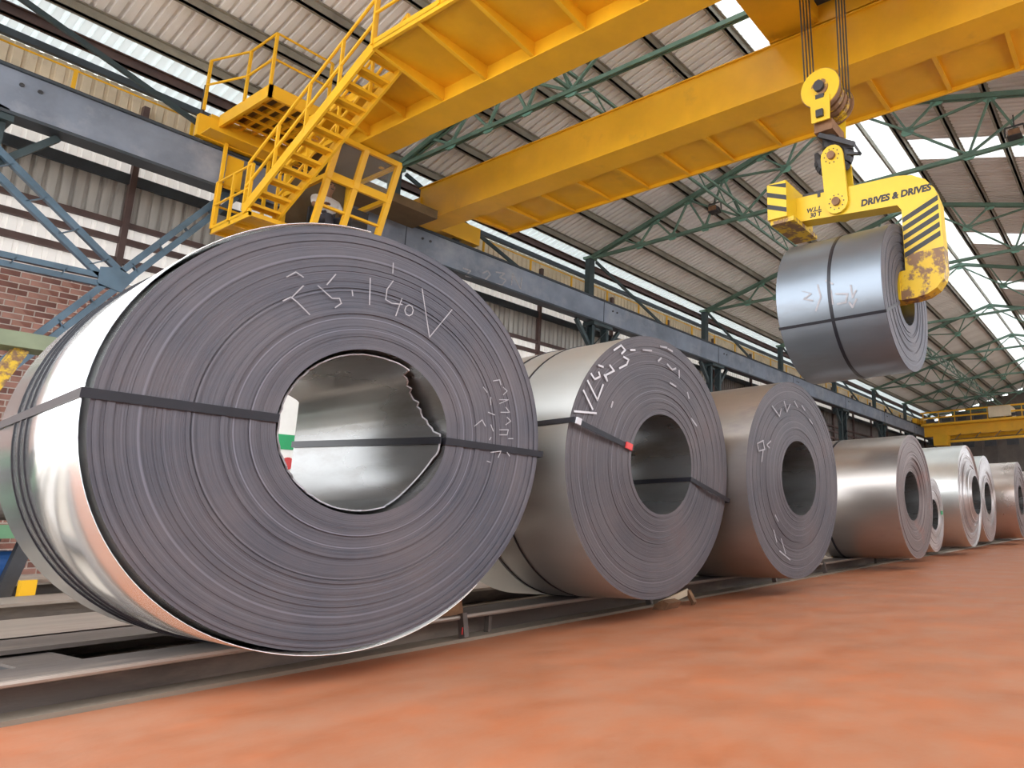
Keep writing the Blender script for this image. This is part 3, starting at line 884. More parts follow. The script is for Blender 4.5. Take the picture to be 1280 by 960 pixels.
for yy in (T0 - 0.05, T1 + 0.01):
    poly = []
    for k in range(9):
        a = PI * k / 8
        poly.append((-3.03 + 0.155 * math.cos(a), Z(4.66) + 0.155 * math.sin(a)))
    for k in range(9):
        a = PI + PI * k / 8
        poly.append((-2.99 + 0.155 * math.cos(a), Z(4.0) + 0.155 * math.sin(a)))
    B().prism(poly, 'y', yy, yy + 0.04).build('link_plate', 'yellow2', ch)
for (x, z) in ((-3.03, 4.66), (-2.99, 4.0)):
    B().tube((x, T0 - 0.09, Z(z)), (x, T1 + 0.09, Z(z)), 0.055, 16).build('pin', 'rust', ch)
    for k in range(10):
        a = 2 * PI * k / 10
        B().tube((x + 0.1 * math.cos(a), T0 - 0.056, Z(z) + 0.1 * math.sin(a)), (x + 0.1 * math.cos(a), T0 - 0.05, Z(z) + 0.1 * math.sin(a)), 0.009, 6).build('bolt', 'dark', ch)
cw = B().box(-3.86, -3.58, 7.22, 8.02, Z(3.86), Z(4.36)).build('counterweight', 'yellow2', ch)
for k in range(3):
    za = 4.02 + k * 0.17
    poly = [(-3.86, za), (-3.58, za - 0.11), (-3.58, za - 0.045), (-3.86, za + 0.065)]
    poly = [(x, max(3.862, min(4.358, z))) for x, z in poly]
    B().prism([(x, Z(z)) for x, z in poly], 'y', 7.217, 7.22).build('warning_stripe', 'black', cw)
B().box(-3.84, -3.5, 7.26, 7.98, Z(3.80), Z(3.86)).build('foot_plate', 'yellow_worn', ch)
B().box(-3.5, -3.16, T0 + 0.03, T1 - 0.03, Z(4.225), Z(4.27)).build('lug_bar', 'dark', ch)
B().box(-3.27, -3.23, T0 - 0.01, T1 + 0.01, Z(4.16), Z(4.22)).build('lug_bolt', 'dark', ch)
def lettering(txt, x, z, size, bold, rot=0.0):
    me = text_mesh(txt, size, bold, 0.001, 0.12)
    me.materials.clear()
    me.materials.append(MT['black'])
    o = link('lettering', me, ch)
    b0 = ORG[ch.name]
    o.location = (x - b0[0], T0 - 0.002 - b0[1], Z(z) - b0[2])
    o.rotation_euler = (PI / 2, rot, 0)
    return o
lettering('DRIVES & DRIVES', -2.24, 3.905, 0.118, 0.006, 0.02)
lettering('W.L.L', -3.33, 4.0, 0.085, 0.0035, 0.03)
lettering('30 T', -3.31, 3.925, 0.085, 0.0035, 0.03)

# ---- crane operator, seated in the cab
def skin_mesh(name, verts, edges, mname, root=0, sub=2):
    me = bpy.data.meshes.new(name)
    me.from_pydata([v[:3] for v in verts], edges, [])
    o = bpy.data.objects.new(name, me)
    COL.objects.link(o)
    o.modifiers.new('skin', 'SKIN')
    for i, v in enumerate(verts):
        r = v[3] if isinstance(v[3], tuple) else (v[3], v[3])
        me.skin_vertices[0].data[i].radius = r
        me.skin_vertices[0].data[i].use_root = (i == root)
    s = o.modifiers.new('sub', 'SUBSURF')
    s.levels = s.render_levels = sub
    bpy.context.view_layer.update()
    out = bpy.data.meshes.new_from_object(o.evaluated_get(bpy.context.evaluated_depsgraph_get()))
    bpy.data.objects.remove(o, do_unlink=True)
    out.materials.clear()
    out.materials.append(MT[mname])
    out.polygons.foreach_set('use_smooth', [True] * len(out.polygons))
    return out
PXo, PYo, PZo = -12.85, 6.27, CB + 0.44
pr = thing('person', (PXo, PYo, CB), 'operator in a white shirt sitting in the yellow crane cab', 'person')
# local frame: faces +X, origin on the cab floor; seat surface 0.44
bv = [(0, 0, 0.54, (0.13, 0.15)), (0, 0, 0.72, (0.11, 0.14)), (0.02, 0, 0.92, (0.115, 0.165)), (0.03, 0, 1.03, (0.07, 0.08)), (0.05, 0, 1.10, 0.052), (0.07, 0, 1.17, (0.085, 0.072)), (0.075, 0, 1.25, (0.1, 0.08)), (0.06, 0, 1.32, (0.085, 0.07)),
      (0.02, 0.17, 0.96, 0.06), (0.08, 0.25, 0.76, 0.047), (0.27, 0.2, 0.72, 0.036), (0.35, 0.17, 0.73, 0.03),
      (0.02, -0.17, 0.96, 0.06), (0.08, -0.25, 0.76, 0.047), (0.27, -0.2, 0.74, 0.036), (0.35, -0.17, 0.75, 0.03),
      (0.05, 0.1, 0.52, 0.09), (0.42, 0.12, 0.50, 0.065), (0.44, 0.12, 0.12, 0.045), (0.55, 0.12, 0.04, 0.035),
      (0.05, -0.1, 0.52, 0.09), (0.42, -0.12, 0.50, 0.065), (0.44, -0.12, 0.12, 0.045), (0.55, -0.12, 0.04, 0.035)]
be = [(0, 1), (1, 2), (2, 3), (3, 4), (4, 5), (5, 6), (6, 7), (2, 8), (8, 9), (9, 10), (10, 11), (2, 12), (12, 13), (13, 14), (14, 15), (0, 16), (16, 17), (17, 18), (18, 19), (0, 20), (20, 21), (21, 22), (22, 23)]
for sy in (1, -1):                                      # five fingers and a thumb side on each hand
    w = 11 if sy > 0 else 15
    wx, wy, wz = bv[w][:3]
    for k, ln in enumerate((0.07, 0.08, 0.075, 0.06)):
        n = len(bv)
        oy = sy * (0.028 - 0.019 * k)
        bv += [(wx + 0.035, wy + oy, wz + 0.005, 0.0095), (wx + 0.035 + ln * 0.6, wy + oy, wz, 0.0085), (wx + 0.03 + ln, wy + oy, wz - 0.025, 0.007)]
        be += [(w, n), (n, n + 1), (n + 1, n + 2)]
    n = len(bv)
    bv += [(wx + 0.01, wy - sy * 0.04, wz, 0.011), (wx + 0.045, wy - sy * 0.055, wz - 0.01, 0.009)]
    be += [(w, n), (n, n + 1)]
link('body', skin_mesh('body', bv, be, 'skin'), pr)
shirt_v = [(0, 0, 0.53, (0.155, 0.175)), (0, 0, 0.72, (0.135, 0.165)), (0.02, 0, 0.92, (0.135, 0.19)), (0.03, 0, 1.02, (0.085, 0.1)), (0.02, 0.18, 0.955, 0.08), (0.07, 0.245, 0.80, 0.065), (0.02, -0.18, 0.955, 0.08), (0.07, -0.245, 0.80, 0.065)]
link('shirt', skin_mesh('shirt', shirt_v, [(0, 1), (1, 2), (2, 3), (2, 4), (4, 5), (2, 6), (6, 7)], 'cloth_w'), pr)
tv = [(0, 0, 0.54, (0.14, 0.17)), (0.05, 0.1, 0.53, 0.105), (0.42, 0.12, 0.51, 0.08), (0.44, 0.12, 0.14, 0.062), (0.05, -0.1, 0.53, 0.105), (0.42, -0.12, 0.51, 0.08), (0.44, -0.12, 0.14, 0.062)]
link('trousers', skin_mesh('trousers', tv, [(0, 1), (1, 2), (2, 3), (0, 4), (4, 5), (5, 6)], 'cloth_d'), pr)
hv = [(0.02, 0, 1.22, (0.085, 0.078)), (0.035, 0, 1.31, (0.1, 0.085)), (0.07, 0, 1.355, (0.075, 0.06))]
link('hair', skin_mesh('hair', hv, [(0, 1), (1, 2)], 'hair'), pr)
fb = B()
fb.tube((0.165, 0, 1.23), (0.185, 0, 1.205), 0.012, 6, 0.016)
for sy in (-1, 1):
    fb.tube((0.05, sy * 0.085, 1.25), (0.055, sy * 0.098, 1.24), 0.024, 8, 0.018)
me = fb.mesh('nose_and_ears', 'skin')
link('nose_and_ears', me, pr)
eb_ = B()
for sy in (-1, 1):
    eb_.tube((0.155, sy * 0.032, 1.255), (0.168, sy * 0.032, 1.255), 0.012, 8, 0.008)
eb_.box(0.15, 0.172, -0.022, 0.022, 1.172, 1.178)
link('eyes_and_mouth', eb_.mesh('eyes_and_mouth', 'hair'), pr)

# ================================================================== FAR CRANE
FY = 50.0
fc = thing('overhead_crane', (-5.86, FY, Z(6.0)), 'distant second yellow crane crossing the far end of the hall', 'crane')
for yy in (FY, FY + 2.4):
    B().box(-13.8, 2.2, yy, yy + 0.5, Z(6.05), Z(6.75)).build('bridge_girder', 'yellow', fc)
    B().box(-13.8, 2.2, yy - 0.05, yy + 0.55, Z(6.75), Z(6.8)).build('top_flange', 'yellow', fc)
for k in range(14):
    xx = -13.4 + k * 1.15
    B().box(xx, xx + 0.62, FY - 0.75, FY - 0.7, Z(6.98), Z(7.22)).build('panel_box', 'dark', fc)
    B().bar((xx - 0.2, FY - 0.75, Z(6.8)), (xx - 0.2, FY - 0.75, Z(7.75)), 0.06).build('rail_post', 'yellow', fc)
for h in (6.86, 7.32, 7.74):
    B().bar((-13.8, FY - 0.75, Z(h)), (2.2, FY - 0.75, Z(h)), 0.07, 0.11).build('rail', 'yellow', fc)
B().box(-13.8, 2.2, FY - 0.8, FY - 0.02, Z(6.76), Z(6.82)).build('deck_plate', 'yellow', fc)
for xc in (-14.23, 2.51):
    B().box(xc - 0.15, xc + 0.15, FY - 0.9, FY + 3.8, 7.68, 8.05).build('end_carriage', 'yellow', fc)
    B().box(min(xc, xc + (0.7 if xc < 0 else -0.7)), max(xc, xc + (0.7 if xc < 0 else -0.7)), FY, FY + 2.9, 7.7, 8.0).build('carriage_tie', 'yellow', fc)
B().box(-13.0, -12.0, FY - 0.6, FY + 0.4, Z(5.3), Z(6.05)).build('cab', 'yellow', fc)
B().box(-11.8, 0.5, FY - 0.5, FY - 0.3, Z(5.45), Z(5.62)).build('lower_walkway', 'yellow', fc)
for k in range(9):
    xx = -11.6 + k * 1.4
    B().bar((xx, FY - 0.4, Z(5.55)), (xx + 0.5, FY - 0.1, Z(6.1)), 0.07).build('strut', 'interior', fc)
B().box(-8.9, -7.4, FY - 0.9, FY + 1.2, Z(7.0), Z(7.75)).build('winch_housing', 'cream', fc)
for k in range(7):
    xx = -10.9 + k * 1.5
    B().box(xx, xx + 0.8, FY - 0.55, FY - 0.5, Z(5.0), Z(5.4)).build('cable_loop', 'dark', fc)

# ================================================================== RAILS ON THE FLOOR
RT = 0.144
def floor_beam(name, x0, x1, y0, y1, label, topmat='rail_top', tf=0.022):
    t = thing(name, ((x0 + x1) / 2, (y0 + y1) / 2, 0), label, 'rail')
    xc = (x0 + x1) / 2
    B().box(x0, x1, y0, y1, RT - tf, RT).build('top_flange', topmat, t)
    B().box(x0 - 0.03, x1 + 0.05, y0, y1, 0, 0.018).build('bottom_flange', 'rail_foot', t)
    w = min(0.06, (x1 - x0) * 0.2)
    for xx in ([x1 - w * 2.2] if x1 - x0 < 0.5 else [x1 - 0.12, x0 + 0.12]):
        B().box(xx - 0.012, xx + 0.012, y0, y1, 0.018, RT - tf).build('web_plate', 'steel_rail', t)
    return t
fr = floor_beam('floor_rail', -3.88, -3.56, -5.0, 11.3, 'long steel rail beam at the edge of the red floor carrying the coils', 'steel_rail')
B().tube((-3.565, -5.0, RT - 0.012), (-3.565, 11.3, RT - 0.012), 0.013, 8).build('rounded_edge', 'rail_top', fr)
for yy in (0.55, 2.95, 4.85, 7.1, 9.9):
    B().box(-3.62, -3.58, yy, yy + 0.02, 0.018, RT - 0.022).build('stiffener', 'steel_rail', fr)
floor_beam('floor_rail', -6.1, -4.95, -5.0, 10.5, 'wide pale steel plate beam behind the front coil')
floor_beam('floor_rail', -8.3, -7.45, -5.0, 10.5, 'second pale steel beam behind the front coil')
floor_beam('floor_rail', -11.2, -10.4, -5.0, 9.0, 'farthest pale steel beam near the green machine')
floor_beam('floor_rail', -4.05, -3.72, 11.6, 30.0, 'short-set steel rail under the far coils', 'steel_rail')
tag(B().prism([(-5.02, RT), (-4.5, RT), (-4.5, RT - 0.02), (-5.02, RT - 0.02)], 'y', 0.9, 2.3).build('scrap_plate', 'steel_rail'), 'loose dark plate lying between the rails under the front coil', 'plate')
def sleeper(y, label):
    t = thing('sleeper', (-4.4, y, 0), label, 'sleeper', 'cross ties between the rails')
    B().box(-4.92, -3.9, y - 0.09, y + 0.09, 0, 0.10).build('timber', 'dark', t)
    B().box(-4.92, -3.9, y - 0.1, y + 0.1, 0.10, 0.112).build('tie_plate', 'steel_rail', t)
sleeper(0.35, 'dark cross tie between the rails at the lower left')
sleeper(1.15, 'dark cross tie under the near edge of the front coil')
sleeper(2.85, 'dark cross tie between the first and second coil')
sleeper(5.0, 'dark cross tie between the second and third coil')
sleeper(7.3, 'dark cross tie between the third and fourth coil')

# wedges that keep the coils from rolling
def chock(y, s, label, h=0.11, tagred=False):
    t = thing('wheel_chock', (-3.72, y, RT), label, 'chock', 'chocks on the front rail')
    B().prism([(y, RT), (y + s * 0.16, RT), (y + s * 0.16, RT + 0.02), (y + s * 0.02, RT + h)], 'x', -3.84, -3.6).build('wedge', 'rust', t)
    B().bar((-3.56, y + s * 0.04, RT + 0.01), (-3.53, y + s * 0.04, 0.02), 0.03, 0.05).build('clamp_strip', 'steel_rail', t)
    if tagred:
        B().box(-3.53, -3.522, y + s * 0.04 - 0.02, y + s * 0.04 + 0.02, 0.04, 0.08).build('paint_mark', 'red', t)
chock(2.78, -1, 'rusty chock with red-marked clamp strip on the rail right of the front coil', 0.09, True)
chock(4.42, 1, 'rusty chock and clamp on the rail right of the second coil')
chock(6.55, 1, 'small chock on the rail beside the third coil', 0.13)
chock(7.95, -1, 'pinkish chock on the rail between third and fourth coil', 0.14)
cc = thing('scrap_offcut', (-3.36, 4.66, 0), 'crumpled scrap offcuts on the floor below the second coil', 'scrap')
B().prism([(-3.42, 0.0), (-3.3, 0.0), (-3.26, 0.05), (-3.33, 0.07), (-3.4, 0.04)], 'y', 4.35, 4.52).build('bent_strip', 'rust', cc)
B().bar((-3.5, 4.55, 0.01), (-3.36, 4.75, 0.1), 0.03, 0.05).build('bent_strip', 'cream', cc)
B().bar((-3.36, 4.75, 0.1), (-3.28, 4.72, 0.01), 0.03, 0.04).build('bent_strip', 'rust', cc)

# ================================================================== STEEL COILS
CH1= [[(-0.414, 0.622), (-0.383, 0.654), (-0.352, 0.64)], [(-0.416, 0.514), (-0.39, 0.538), (-0.364, 0.523), (-0.31, 0.48)], [(-0.348, 0.601), (-0.385, 0.539)], [(-0.224, 0.692), (-0.255, 0.634)], [(-0.29, 0.618), (-0.228, 0.577), (-0.197, 0.585), (-0.187, 0.564), (-0.21, 0.538)], [(-0.147, 0.636), (-0.142, 0.613)], [(-0.073, 0.719), (-0.064, 0.591)], [(0.027, 0.827), (0.029, 0.776)], [(0.035, 0.739), (0.009, 0.687), (0.008, 0.635), (0.039, 0.625), (0.088, 0.632)], [(0.085, 0.663), (0.063, 0.568)], [(0.146, 0.617), (0.142, 0.596), (0.128, 0.584), (0.112, 0.588), (0.104, 0.606), (0.109, 0.627), (0.123, 0.639), (0.138, 0.635), (0.146, 0.617)], [(0.181, 0.742), (0.241, 0.5), (0.351, 0.674)], [(0.527, 0.078), (0.569, 0.116), (0.591, 0.085)], [(0.564, 0.293), (0.588, 0.269)], [(0.622, 0.337), (0.661, 0.35), (0.671, 0.324)], [(0.687, 0.312), (0.713, 0.295), (0.69, 0.27)], [(0.613, 0.245), (0.616, 0.204)], [(0.668, 0.239), (0.724, 0.247), (0.67, 0.218)], [(0.711, 0.203), (0.737, 0.178), (0.681, 0.171)], [(0.604, 0.161), (0.643, 0.152)], [(0.723, 0.148), (0.748, 0.13), (0.717, 0.106)], [(0.624, 0.095), (0.641, 0.063)], [(0.68, 0.074), (0.735, 0.08), (0.729, 0.051), (0.682, 0.047)], [(0.622, 0.014), (0.629, 0.028)], [(0.739, 0.031), (0.768, 0.034)], [(0.634, -0.053), (0.696, -0.041), (0.682, -0.076)], [(0.615, -0.101), (0.635, -0.106)], [(0.736, -0.045), (0.753, -0.064)]]
CH2= [[(-0.874, 0.265), (-0.684, 0.278)], [(-0.803, 0.406), (-0.717, 0.3)], [(-0.769, 0.474), (-0.675, 0.364), (-0.627, 0.472)], [(-0.74, 0.525), (-0.706, 0.495), (-0.656, 0.522), (-0.67, 0.547)], [(-0.672, 0.593), (-0.632, 0.591)], [(-0.617, 0.539), (-0.589, 0.507), (-0.604, 0.541), (-0.524, 0.585), (-0.566, 0.614)], [(-0.529, 0.726), (-0.46, 0.775), (-0.416, 0.751), (-0.451, 0.719)], [(-0.429, 0.7), (-0.378, 0.691), (-0.398, 0.652), (-0.469, 0.614)], [(-0.358, 0.764), (-0.313, 0.774)], [(-0.222, 0.794), (-0.127, 0.81)], [(-0.021, 0.865), (0.056, 0.872)], [(0.073, 0.865), (0.125, 0.86)], [(-0.011, 0.778), (-0.044, 0.75)], [(0.066, 0.746), (0.127, 0.716), (0.171, 0.735)], [(0.216, 0.727), (0.217, 0.673)], [(-0.542, 0.339), (-0.529, 0.373)], [(0.103, 0.61), (0.173, 0.596)], [(0.328, 0.573), (0.347, 0.533)], [(0.385, 0.375), (0.452, 0.329)]]
CH3= [[(-0.626, 0.293), (-0.727, 0.258), (-0.705, 0.196), (-0.604, 0.218), (-0.627, 0.28)], [(-0.629, 0.215), (-0.658, 0.111)], [(-0.497, 0.301), (-0.566, 0.26), (-0.525, 0.238)], [(-0.456, 0.619), (-0.323, 0.542), (-0.291, 0.615)], [(-0.231, 0.694), (-0.178, 0.603), (-0.115, 0.682)], [(-0.022, 0.725), (0.036, 0.675)], [(0.131, 0.703), (0.192, 0.667)], [(0.284, 0.59), (0.347, 0.553)], [(-0.478, -0.467), (-0.43, -0.568)], [(-0.349, -0.545), (-0.275, -0.675)], [(-0.381, -0.646), (-0.195, -0.73)], [(-0.446, -0.34), (-0.395, -0.392)]]
CHH= [[(-0.948, 3.134), (-0.845, -3.083), (-0.933, -3.035), (-0.831, -2.992)], [(-0.757, 3.084), (-0.725, -3.015), (-0.805, -2.858)], [(-0.597, -3.075), (-0.593, -2.903)], [(-0.54, -3.02), (-0.402, -2.992), (-0.433, -2.893), (-0.534, -2.891)], [(-0.355, -3.089), (-0.348, -2.939), (-0.301, -3.013)], [(-0.394, -2.885), (-0.365, -2.817), (-0.305, -2.909)], [(-0.653, 3.062), (-0.572, 3.125)]]
def lathe(profile, n, r_off=None, spiral=0.0):
    """profile = (x, r) points turned about the X axis"""
    b = B()
    vs = []
    for x, r in profile:
        for i in range(n):
            t = 2 * PI * i / n
            vs.append((x, r * math.cos(t), r * math.sin(t)))
    fs = []
    for j in range(len(profile) - 1):
        for i in range(n):
            k = (i + 1) % n
            fs.append((j * n + i, j * n + k, (j + 1) * n + k, (j + 1) * n + i))
    return b.add(vs, fs)

def ribbon(strokes, w, surf):
    b = B()
    for s in strokes:
        for (a, c) in zip(s, s[1:]):
            dx, dy = c[0] - a[0], c[1] - a[1]
            L = math.hypot(dx, dy) or 1
            ux, uy = dx / L * w * 0.4, dy / L * w * 0.4
            nx, ny = -dy / L * w / 2, dx / L * w / 2
            q = [(a[0] - ux + nx, a[1] - uy + ny), (a[0] - ux - nx, a[1] - uy - ny), (c[0] + ux - nx, c[1] + uy - ny), (c[0] + ux + nx, c[1] + uy + ny)]
            b.add([surf(*p) for p in q], [(0, 1, 2, 3)])
    return b

GRP = 'steel coils standing in a row on the rails'
def make_coil(x, y, z, R, rh, L, yaw, face, barrel, label, seed=1, tele=0.006, rings=46, seg=144, straps=(), bands=(), bandw=0.032, group=GRP, slack=0.0, bore=None, cone=0.0, lip=0.0):
    rg = random.Random(seed)
    c = thing('steel_coil', (x, y, z), label, 'coil', group, rz=-yaw)
    ctr = (0, 0, R)
    def ring_profile(sign, x0):
        pr = []
        off = 0.0
        for k in range(rings + 1):
            f = k / rings
            r = rh + (R - rh) * f
            if rg.random() < 0.35:
                off = rg.uniform(-1, 1) * tele
            d = off + cone * max(0, 1 - f * 1.9) + lip * max(0, f * 4 - 3)
            if k > 0:
                pr.append((x0 + sign * last, r - (R - rh) / rings * 0.12))
            pr.append((x0 + sign * d, r))
            last = d
        return pr
    fp = ring_profile(1, 0)
    rp_ = ring_profile(-1, -L)
    def put(name, b, mname, smooth=True, split=True):
        o = link(name, b.mesh(name, mname, (0, 0, 0), smooth), c, loc=ctr)
        if smooth and split:
            try:
                o.data.set_sharp_from_angle(angle=math.radians(35))
            except Exception:
                pass
        return o
    put('strip_edges', lathe(fp, seg), face)
    put('strip_edges', lathe(rp_, seg), face)
    put('outer_surface', lathe([(fp[-1][0], R), (-L * 0.33, R), (-L * 0.66, R), (rp_[-1][0], R)], seg), barrel)
    put('bore', lathe([(fp[0][0], rh), (-L * 0.5, rh), (rp_[0][0], rh)], seg), bore or 'bore')
    e = 0.006 + tele + max(0, cone)
    for k, (deg, w, seal) in enumerate(straps):
        a = math.radians(deg)
        e1, t1 = Vector((0, math.cos(a), math.sin(a))), Vector((0, -math.sin(a), math.cos(a)))
        ex = Vector((1, 0, 0))
        th = 0.004
        ro, ri = R + 0.002 + slack, rh - 0.002
        loop_o = [ex * e + e1 * (ro + th), ex * (-L - e) + e1 * (ro + th), ex * (-L - e) + e1 * (ri - th), ex * e + e1 * (ri - th)]
        loop_i = [ex * (e - th) + e1 * ro, ex * (-L - e + th) + e1 * ro, ex * (-L - e + th) + e1 * ri, ex * (e - th) + e1 * ri]
        b = B()
        vs = []
        for lp in (loop_o, loop_i):
            for s in (-1, 1):
                vs += [p + t1 * (s * w / 2) for p in lp]
        fs = []
        for i in range(4):
            j = (i + 1) % 4
            fs += [(i, j, 4 + j, 4 + i), (8 + i, 12 + i, 12 + j, 8 + j), (i, 8 + i, 8 + j, j), (4 + i, 4 + j, 12 + j, 12 + i)]
        b.add(vs, fs)
        so = put('strap', b, 'strap', False)
        if seal:
            p = ex * (e + 0.006) + e1 * (rh + 0.05)
            bb = B().bar(p - e1 * 0.03, p + e1 * 0.03, w * 1.25, 0.012, (1, 0, 0))
            link('strap_seal', bb.mesh('strap_seal', seal), so)
            p = ex * (e + 0.006) + e1 * (R - 0.03)
            bb = B().bar(p - e1 * 0.02, p + e1 * 0.02, w * 1.2, 0.012, (1, 0, 0))
            link('strap_seal', bb.mesh('strap_seal', 'chalk'), so)
    for xb_, w in bands:
        put('girth_band', lathe([(xb_ - w / 2, R + 0.001), (xb_ - w / 2, R + 0.006 + slack), (xb_ + w / 2, R + 0.006 + slack), (xb_ + w / 2, R + 0.001)], 96), 'strap', False)
    c['R'] = R
    return c
def chalk(c, strokes, w, off=0.012, mname='chalk'):
    b = ribbon(strokes, w, lambda u, v: (off, u, v))
    return tag(link('chalk_writing', b.mesh('chalk_writing', mname), c, loc=(0, 0, c['R'])), kind='stuff')

ca = make_coil(-3.07, 1.80, RT, 0.95, 0.381, 1.28, 0.069, 'face1', 'barrel1', 'largest steel coil in front, with chalk numbers and straps through its eye', 11, 0.0035, 95, 192, slack=0.025,
               straps=((178, 0.036, None), (-2.2, 0.036, None)), bands=((-0.72, 0.008), (-0.82, 0.02), (-0.93, 0.006)))
chalk(ca, CH1, 0.005, 0.012, 'chalk_dim')
# loose outermost lap standing off the coil, and a torn inner lap
b = B()
n = 70
vs, fs = [], []
for i in range(n + 1):
    t = math.radians(95 + 215 * i / n)
    gap = 0.006 + 0.016 * math.sin(PI * i / n)
    for xx, rr in ((-0.004, 0.95 + gap), (-1.26, 0.95 + gap), (-1.26, 0.95 + gap + 0.004), (-0.004, 0.95 + gap + 0.004)):
        vs.append((xx + 0.012 * math.sin(i * 0.23), rr * math.cos(t), rr * math.sin(t)))
for i in range(n):
    for k in range(4):
        fs.append((i * 4 + k, i * 4 + (k + 1) % 4, (i + 1) * 4 + (k + 1) % 4, (i + 1) * 4 + k))
b.add(vs, fs)
link('loose_lap', b.mesh('loose_lap', 'barrel1', (0, 0, 0), True), ca, loc=(0, 0, 0.95))
ca.children[-1]['label'] = 'bright loose outer lap'
b = B()
n = 110
vs, fs = [], []
rt_ = random.Random(5)
for i in range(n + 1):
    deg = 360 * i / n
    t = math.radians(deg)
    edge = -0.03 + 0.008 * rt_.uniform(-1, 1)
    if 5 < deg < 62:
        edge = -0.10 - 0.05 * math.sin(math.radians((deg - 5) / 57 * 180)) + 0.022 * rt_.uniform(-1, 1)
    if 62 <= deg < 74:
        edge = -0.02
    if 290 < deg < 345:
        edge = -0.05 - 0.06 * math.sin(math.radians((deg - 290) / 55 * 180))
    rr = 0.362 - (0.012 * math.sin(math.radians((deg - 5) / 57 * 180)) if 5 < deg < 62 else 0)
    vs += [(edge, rr * math.cos(t), rr * math.sin(t)), (-1.26, min(0.366 * math.cos(t), 0.20), 0.366 * math.sin(t))]
for i in range(n):
    fs.append((2 * i, 2 * i + 1, 2 * i + 3, 2 * i + 2))
b.add(vs, fs)
lap = link('torn_inner_lap', b.mesh('torn_inner_lap', 'bore', (0, 0, 0), True), ca, loc=(0, 0, 0.95))
b = B()
for i in range(n):
    b.bar(vs[2 * i], vs[2 * i + 2], 0.006, 0.006)
link('raw_edge', b.mesh('raw_edge', 'chalk_dim'), lap)
b = B().bar((0.0, 0.352, -0.012), (-1.26, 0.19, 0.05), 0.006, 0.036)
link('inner_strap', b.mesh('inner_strap', 'strap'), ca, loc=(0, 0, 0.95))

cb = make_coil(-2.984, 3.860, RT, 0.925, 0.355, 1.25, -0.009, 'face2', 'barrel2', 'second coil from the front, chalk-marked, with a red strap seal at its eye', 12, 0.0035, 70, 160,
               straps=((167, 0.034, 'red'), (-15.2, 0.034, None)), bands=((-0.55, 0.012), (-0.8, 0.02)), cone=0.03)
chalk(cb, CH2[:9], 0.013, 0.012)
chalk(cb, CH2[9:], 0.014, 0.012, 'chalk_dim')
cd = make_coil(-2.80, 5.70, RT, 0.905, 0.345, 1.25, 0.024, 'face2', 'barrel3', 'third coil from the front, grey-brown with faint chalk marks and no straps', 13, 0.0035, 60, 144, cone=0.03)
chalk(cd, CH3, 0.012, 0.012, 'chalk_dim')
make_coil(-2.684, 9.08, RT, 0.822, 0.33, 1.25, 0.0, 'face3', 'barrel3', 'fourth coil, rust-tinted with pinkish edges and a dark girth band', 14, 0.006, 34, 120, bands=((-0.98, 0.03),), cone=-0.05)
k5 = make_coil(-2.95, 10.95, RT, 0.58, 0.24, 1.2, 0.0, 'face4', 'barrel4', 'small bright coil mostly hidden behind the rust-tinted fourth coil', 15, 0.006, 24, 96)
link('paint_mark', B().box(0.01, 0.016, 0.36, 0.48, 0.0, 0.06).mesh('paint_mark', 'green2'), k5, loc=(0, 0, 0.58))
make_coil(-2.833, 13.08, RT, 0.935, 0.36, 1.3, 0.0, 'face4', 'barrel4', 'bright galvanised coil with telescoped eye, beyond the rust-tinted coil', 16, 0.02, 30, 120, cone=0.12)
make_coil(-3.05, 15.9, RT, 0.95, 0.36, 1.3, 0.0, 'face4', 'barrel4', 'narrowly visible bright coil behind the galvanised coil', 17, 0.012, 24, 96)
make_coil(-2.73, 18.4, RT, 0.955, 0.36, 1.4, 0.0, 'face3', 'barrel5', 'pink-sheened coil with dark edge near the right edge of the photo', 18, 0.012, 24, 96)
make_coil(-2.70, 21.6, RT, 0.93, 0.34, 1.4, 0.0, 'face4', 'barrel5', 'farthest coil, cut by the right edge of the photo', 19, 0.02, 24, 96, cone=0.1)

# coil carried by the C-hook
ck = make_coil(-2.21, 7.62, Z(1.716), 0.893, 0.335, 1.30, 0.0, 'face1', 'barrel6', 'blue-grey strapped coil hanging from the yellow C-hook', 21, 0.005, 44, 144,
               straps=((205, 0.034, None), (20, 0.034, None)), bands=((-0.62, 0.04),), group=None)
b = ribbon(CHH, 0.022, lambda u, v: (u, 0.8985 * math.cos(v), 0.8985 * math.sin(v)))
tag(link('chalk_writing', b.mesh('chalk_writing', 'chalk_dim'), ck, loc=(0, 0, 0.893)), kind='stuff')

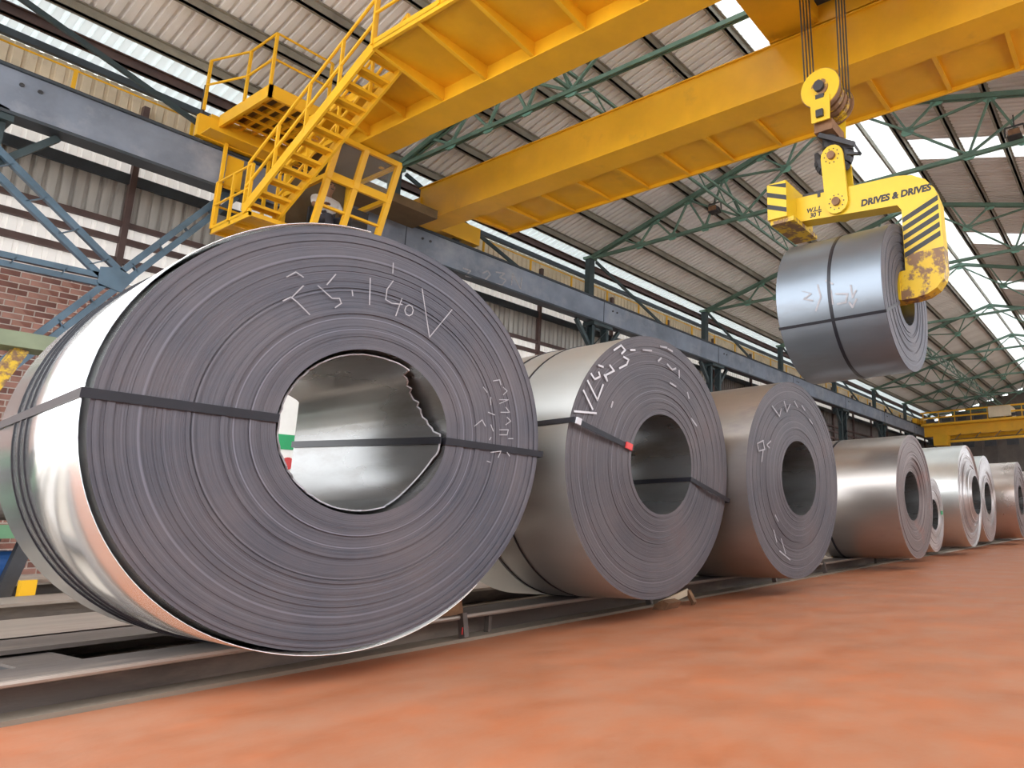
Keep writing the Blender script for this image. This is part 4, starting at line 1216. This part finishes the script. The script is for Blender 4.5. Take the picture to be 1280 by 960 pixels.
# ================================================================== MACHINERY BEHIND THE FRONT COIL
gm = thing('slitting_machine', (-9.3, 1.5, 0), 'green machine frame with a yellow post behind the left edge of the front coil', 'machine')
B().box(-10.0, -8.8, -1.5, 2.25, 0.62, 0.74).build('machine_bed', 'green', gm)
for yy in (-1.2, 0.6, 2.05):
    for xx in (-9.9, -8.9):
        B().bar((xx, yy, 0), (xx, yy + 0.12, 0.62), 0.1).build('leg', 'dark', gm)
B().box(-9.9, -8.9, -1.0, 2.1, 0.18, 0.26).build('lower_shelf', 'dark', gm)
B().tube((-9.2, 1.5, 0.38), (-9.2, 2.15, 0.38), 0.13, 18).build('motor', 'bluepaint', gm)
B().tube((-9.2, 2.15, 0.38), (-9.2, 2.25, 0.38), 0.05, 12).build('shaft', 'dark', gm)
B().box(-8.85, -8.75, 2.15, 2.25, 0.0, 0.25).build('guard_box', 'yellow', gm)
B().bar((-9.0, 1.35, 0.74), (-9.0, 1.9, 2.35), 0.1, 0.14, (1, 0, 0)).build('post', 'yellow_worn', gm)
B().box(-9.15, -8.85, -2.0, 2.2, 2.35, 2.47).build('cross_beam', 'olive', gm)
B().box(-9.12, -8.88, -2.0, 2.2, 2.47, 2.5).build('beam_cap', 'olive', gm)
B().bar((-9.0, -1.2, 0.74), (-9.0, -1.2, 2.35), 0.16, 0.2, (1, 0, 0)).build('post', 'yellow_worn', gm)
B().tube((-9.5, -1.2, 1.0), (-9.5, 1.8, 1.0), 0.12, 20).build('roller', 'dark', gm)

for k in range(4):
    B().box(-11.6 - 0.2 * k, -10.4, -1.0 + 0.85 * k, -0.35 + 0.85 * k, 0.0, 0.7 + 0.35 * ((k * 7) % 3)).build('gear_housing', 'dark' if k % 2 else 'green', gm)
B().tube((-10.3, -1.0, 0.9), (-10.3, 2.4, 0.9), 0.1, 16).build('roller', 'steel_rail', gm)
B().box(-12.2, -12.1, -1.5, 2.6, 0.0, 1.3).build('rear_guard', 'dark', gm)

kb_ = thing('control_cabinet', (-8.6, 4.1, 0), 'white cabinet with a green band seen through the eye of the front coil', 'cabinet')
B().box(-9.0, -8.5, 3.3, 4.6, 0.06, 2.5).build('body', 'white', kb_)
B().box(-8.5, -8.49, 3.3, 4.6, 1.56, 1.73).build('green_band', 'green2', kb_)
B().box(-8.98, -8.52, 3.32, 4.58, 0, 0.06).build('plinth', 'dark', kb_)
for yy in (3.34, 3.97):
    d = B().box(-8.5, -8.485, yy, yy + 0.6, 0.15, 1.5).build('door', 'white', kb_)
    B().box(-8.485, -8.46, yy + 0.5, yy + 0.53, 0.8, 1.0).build('handle', 'dark', d)
B().tube((-8.485, 4.06, 1.40), (-8.475, 4.06, 1.40), 0.07, 20).build('red_mark', 'red', kb_)
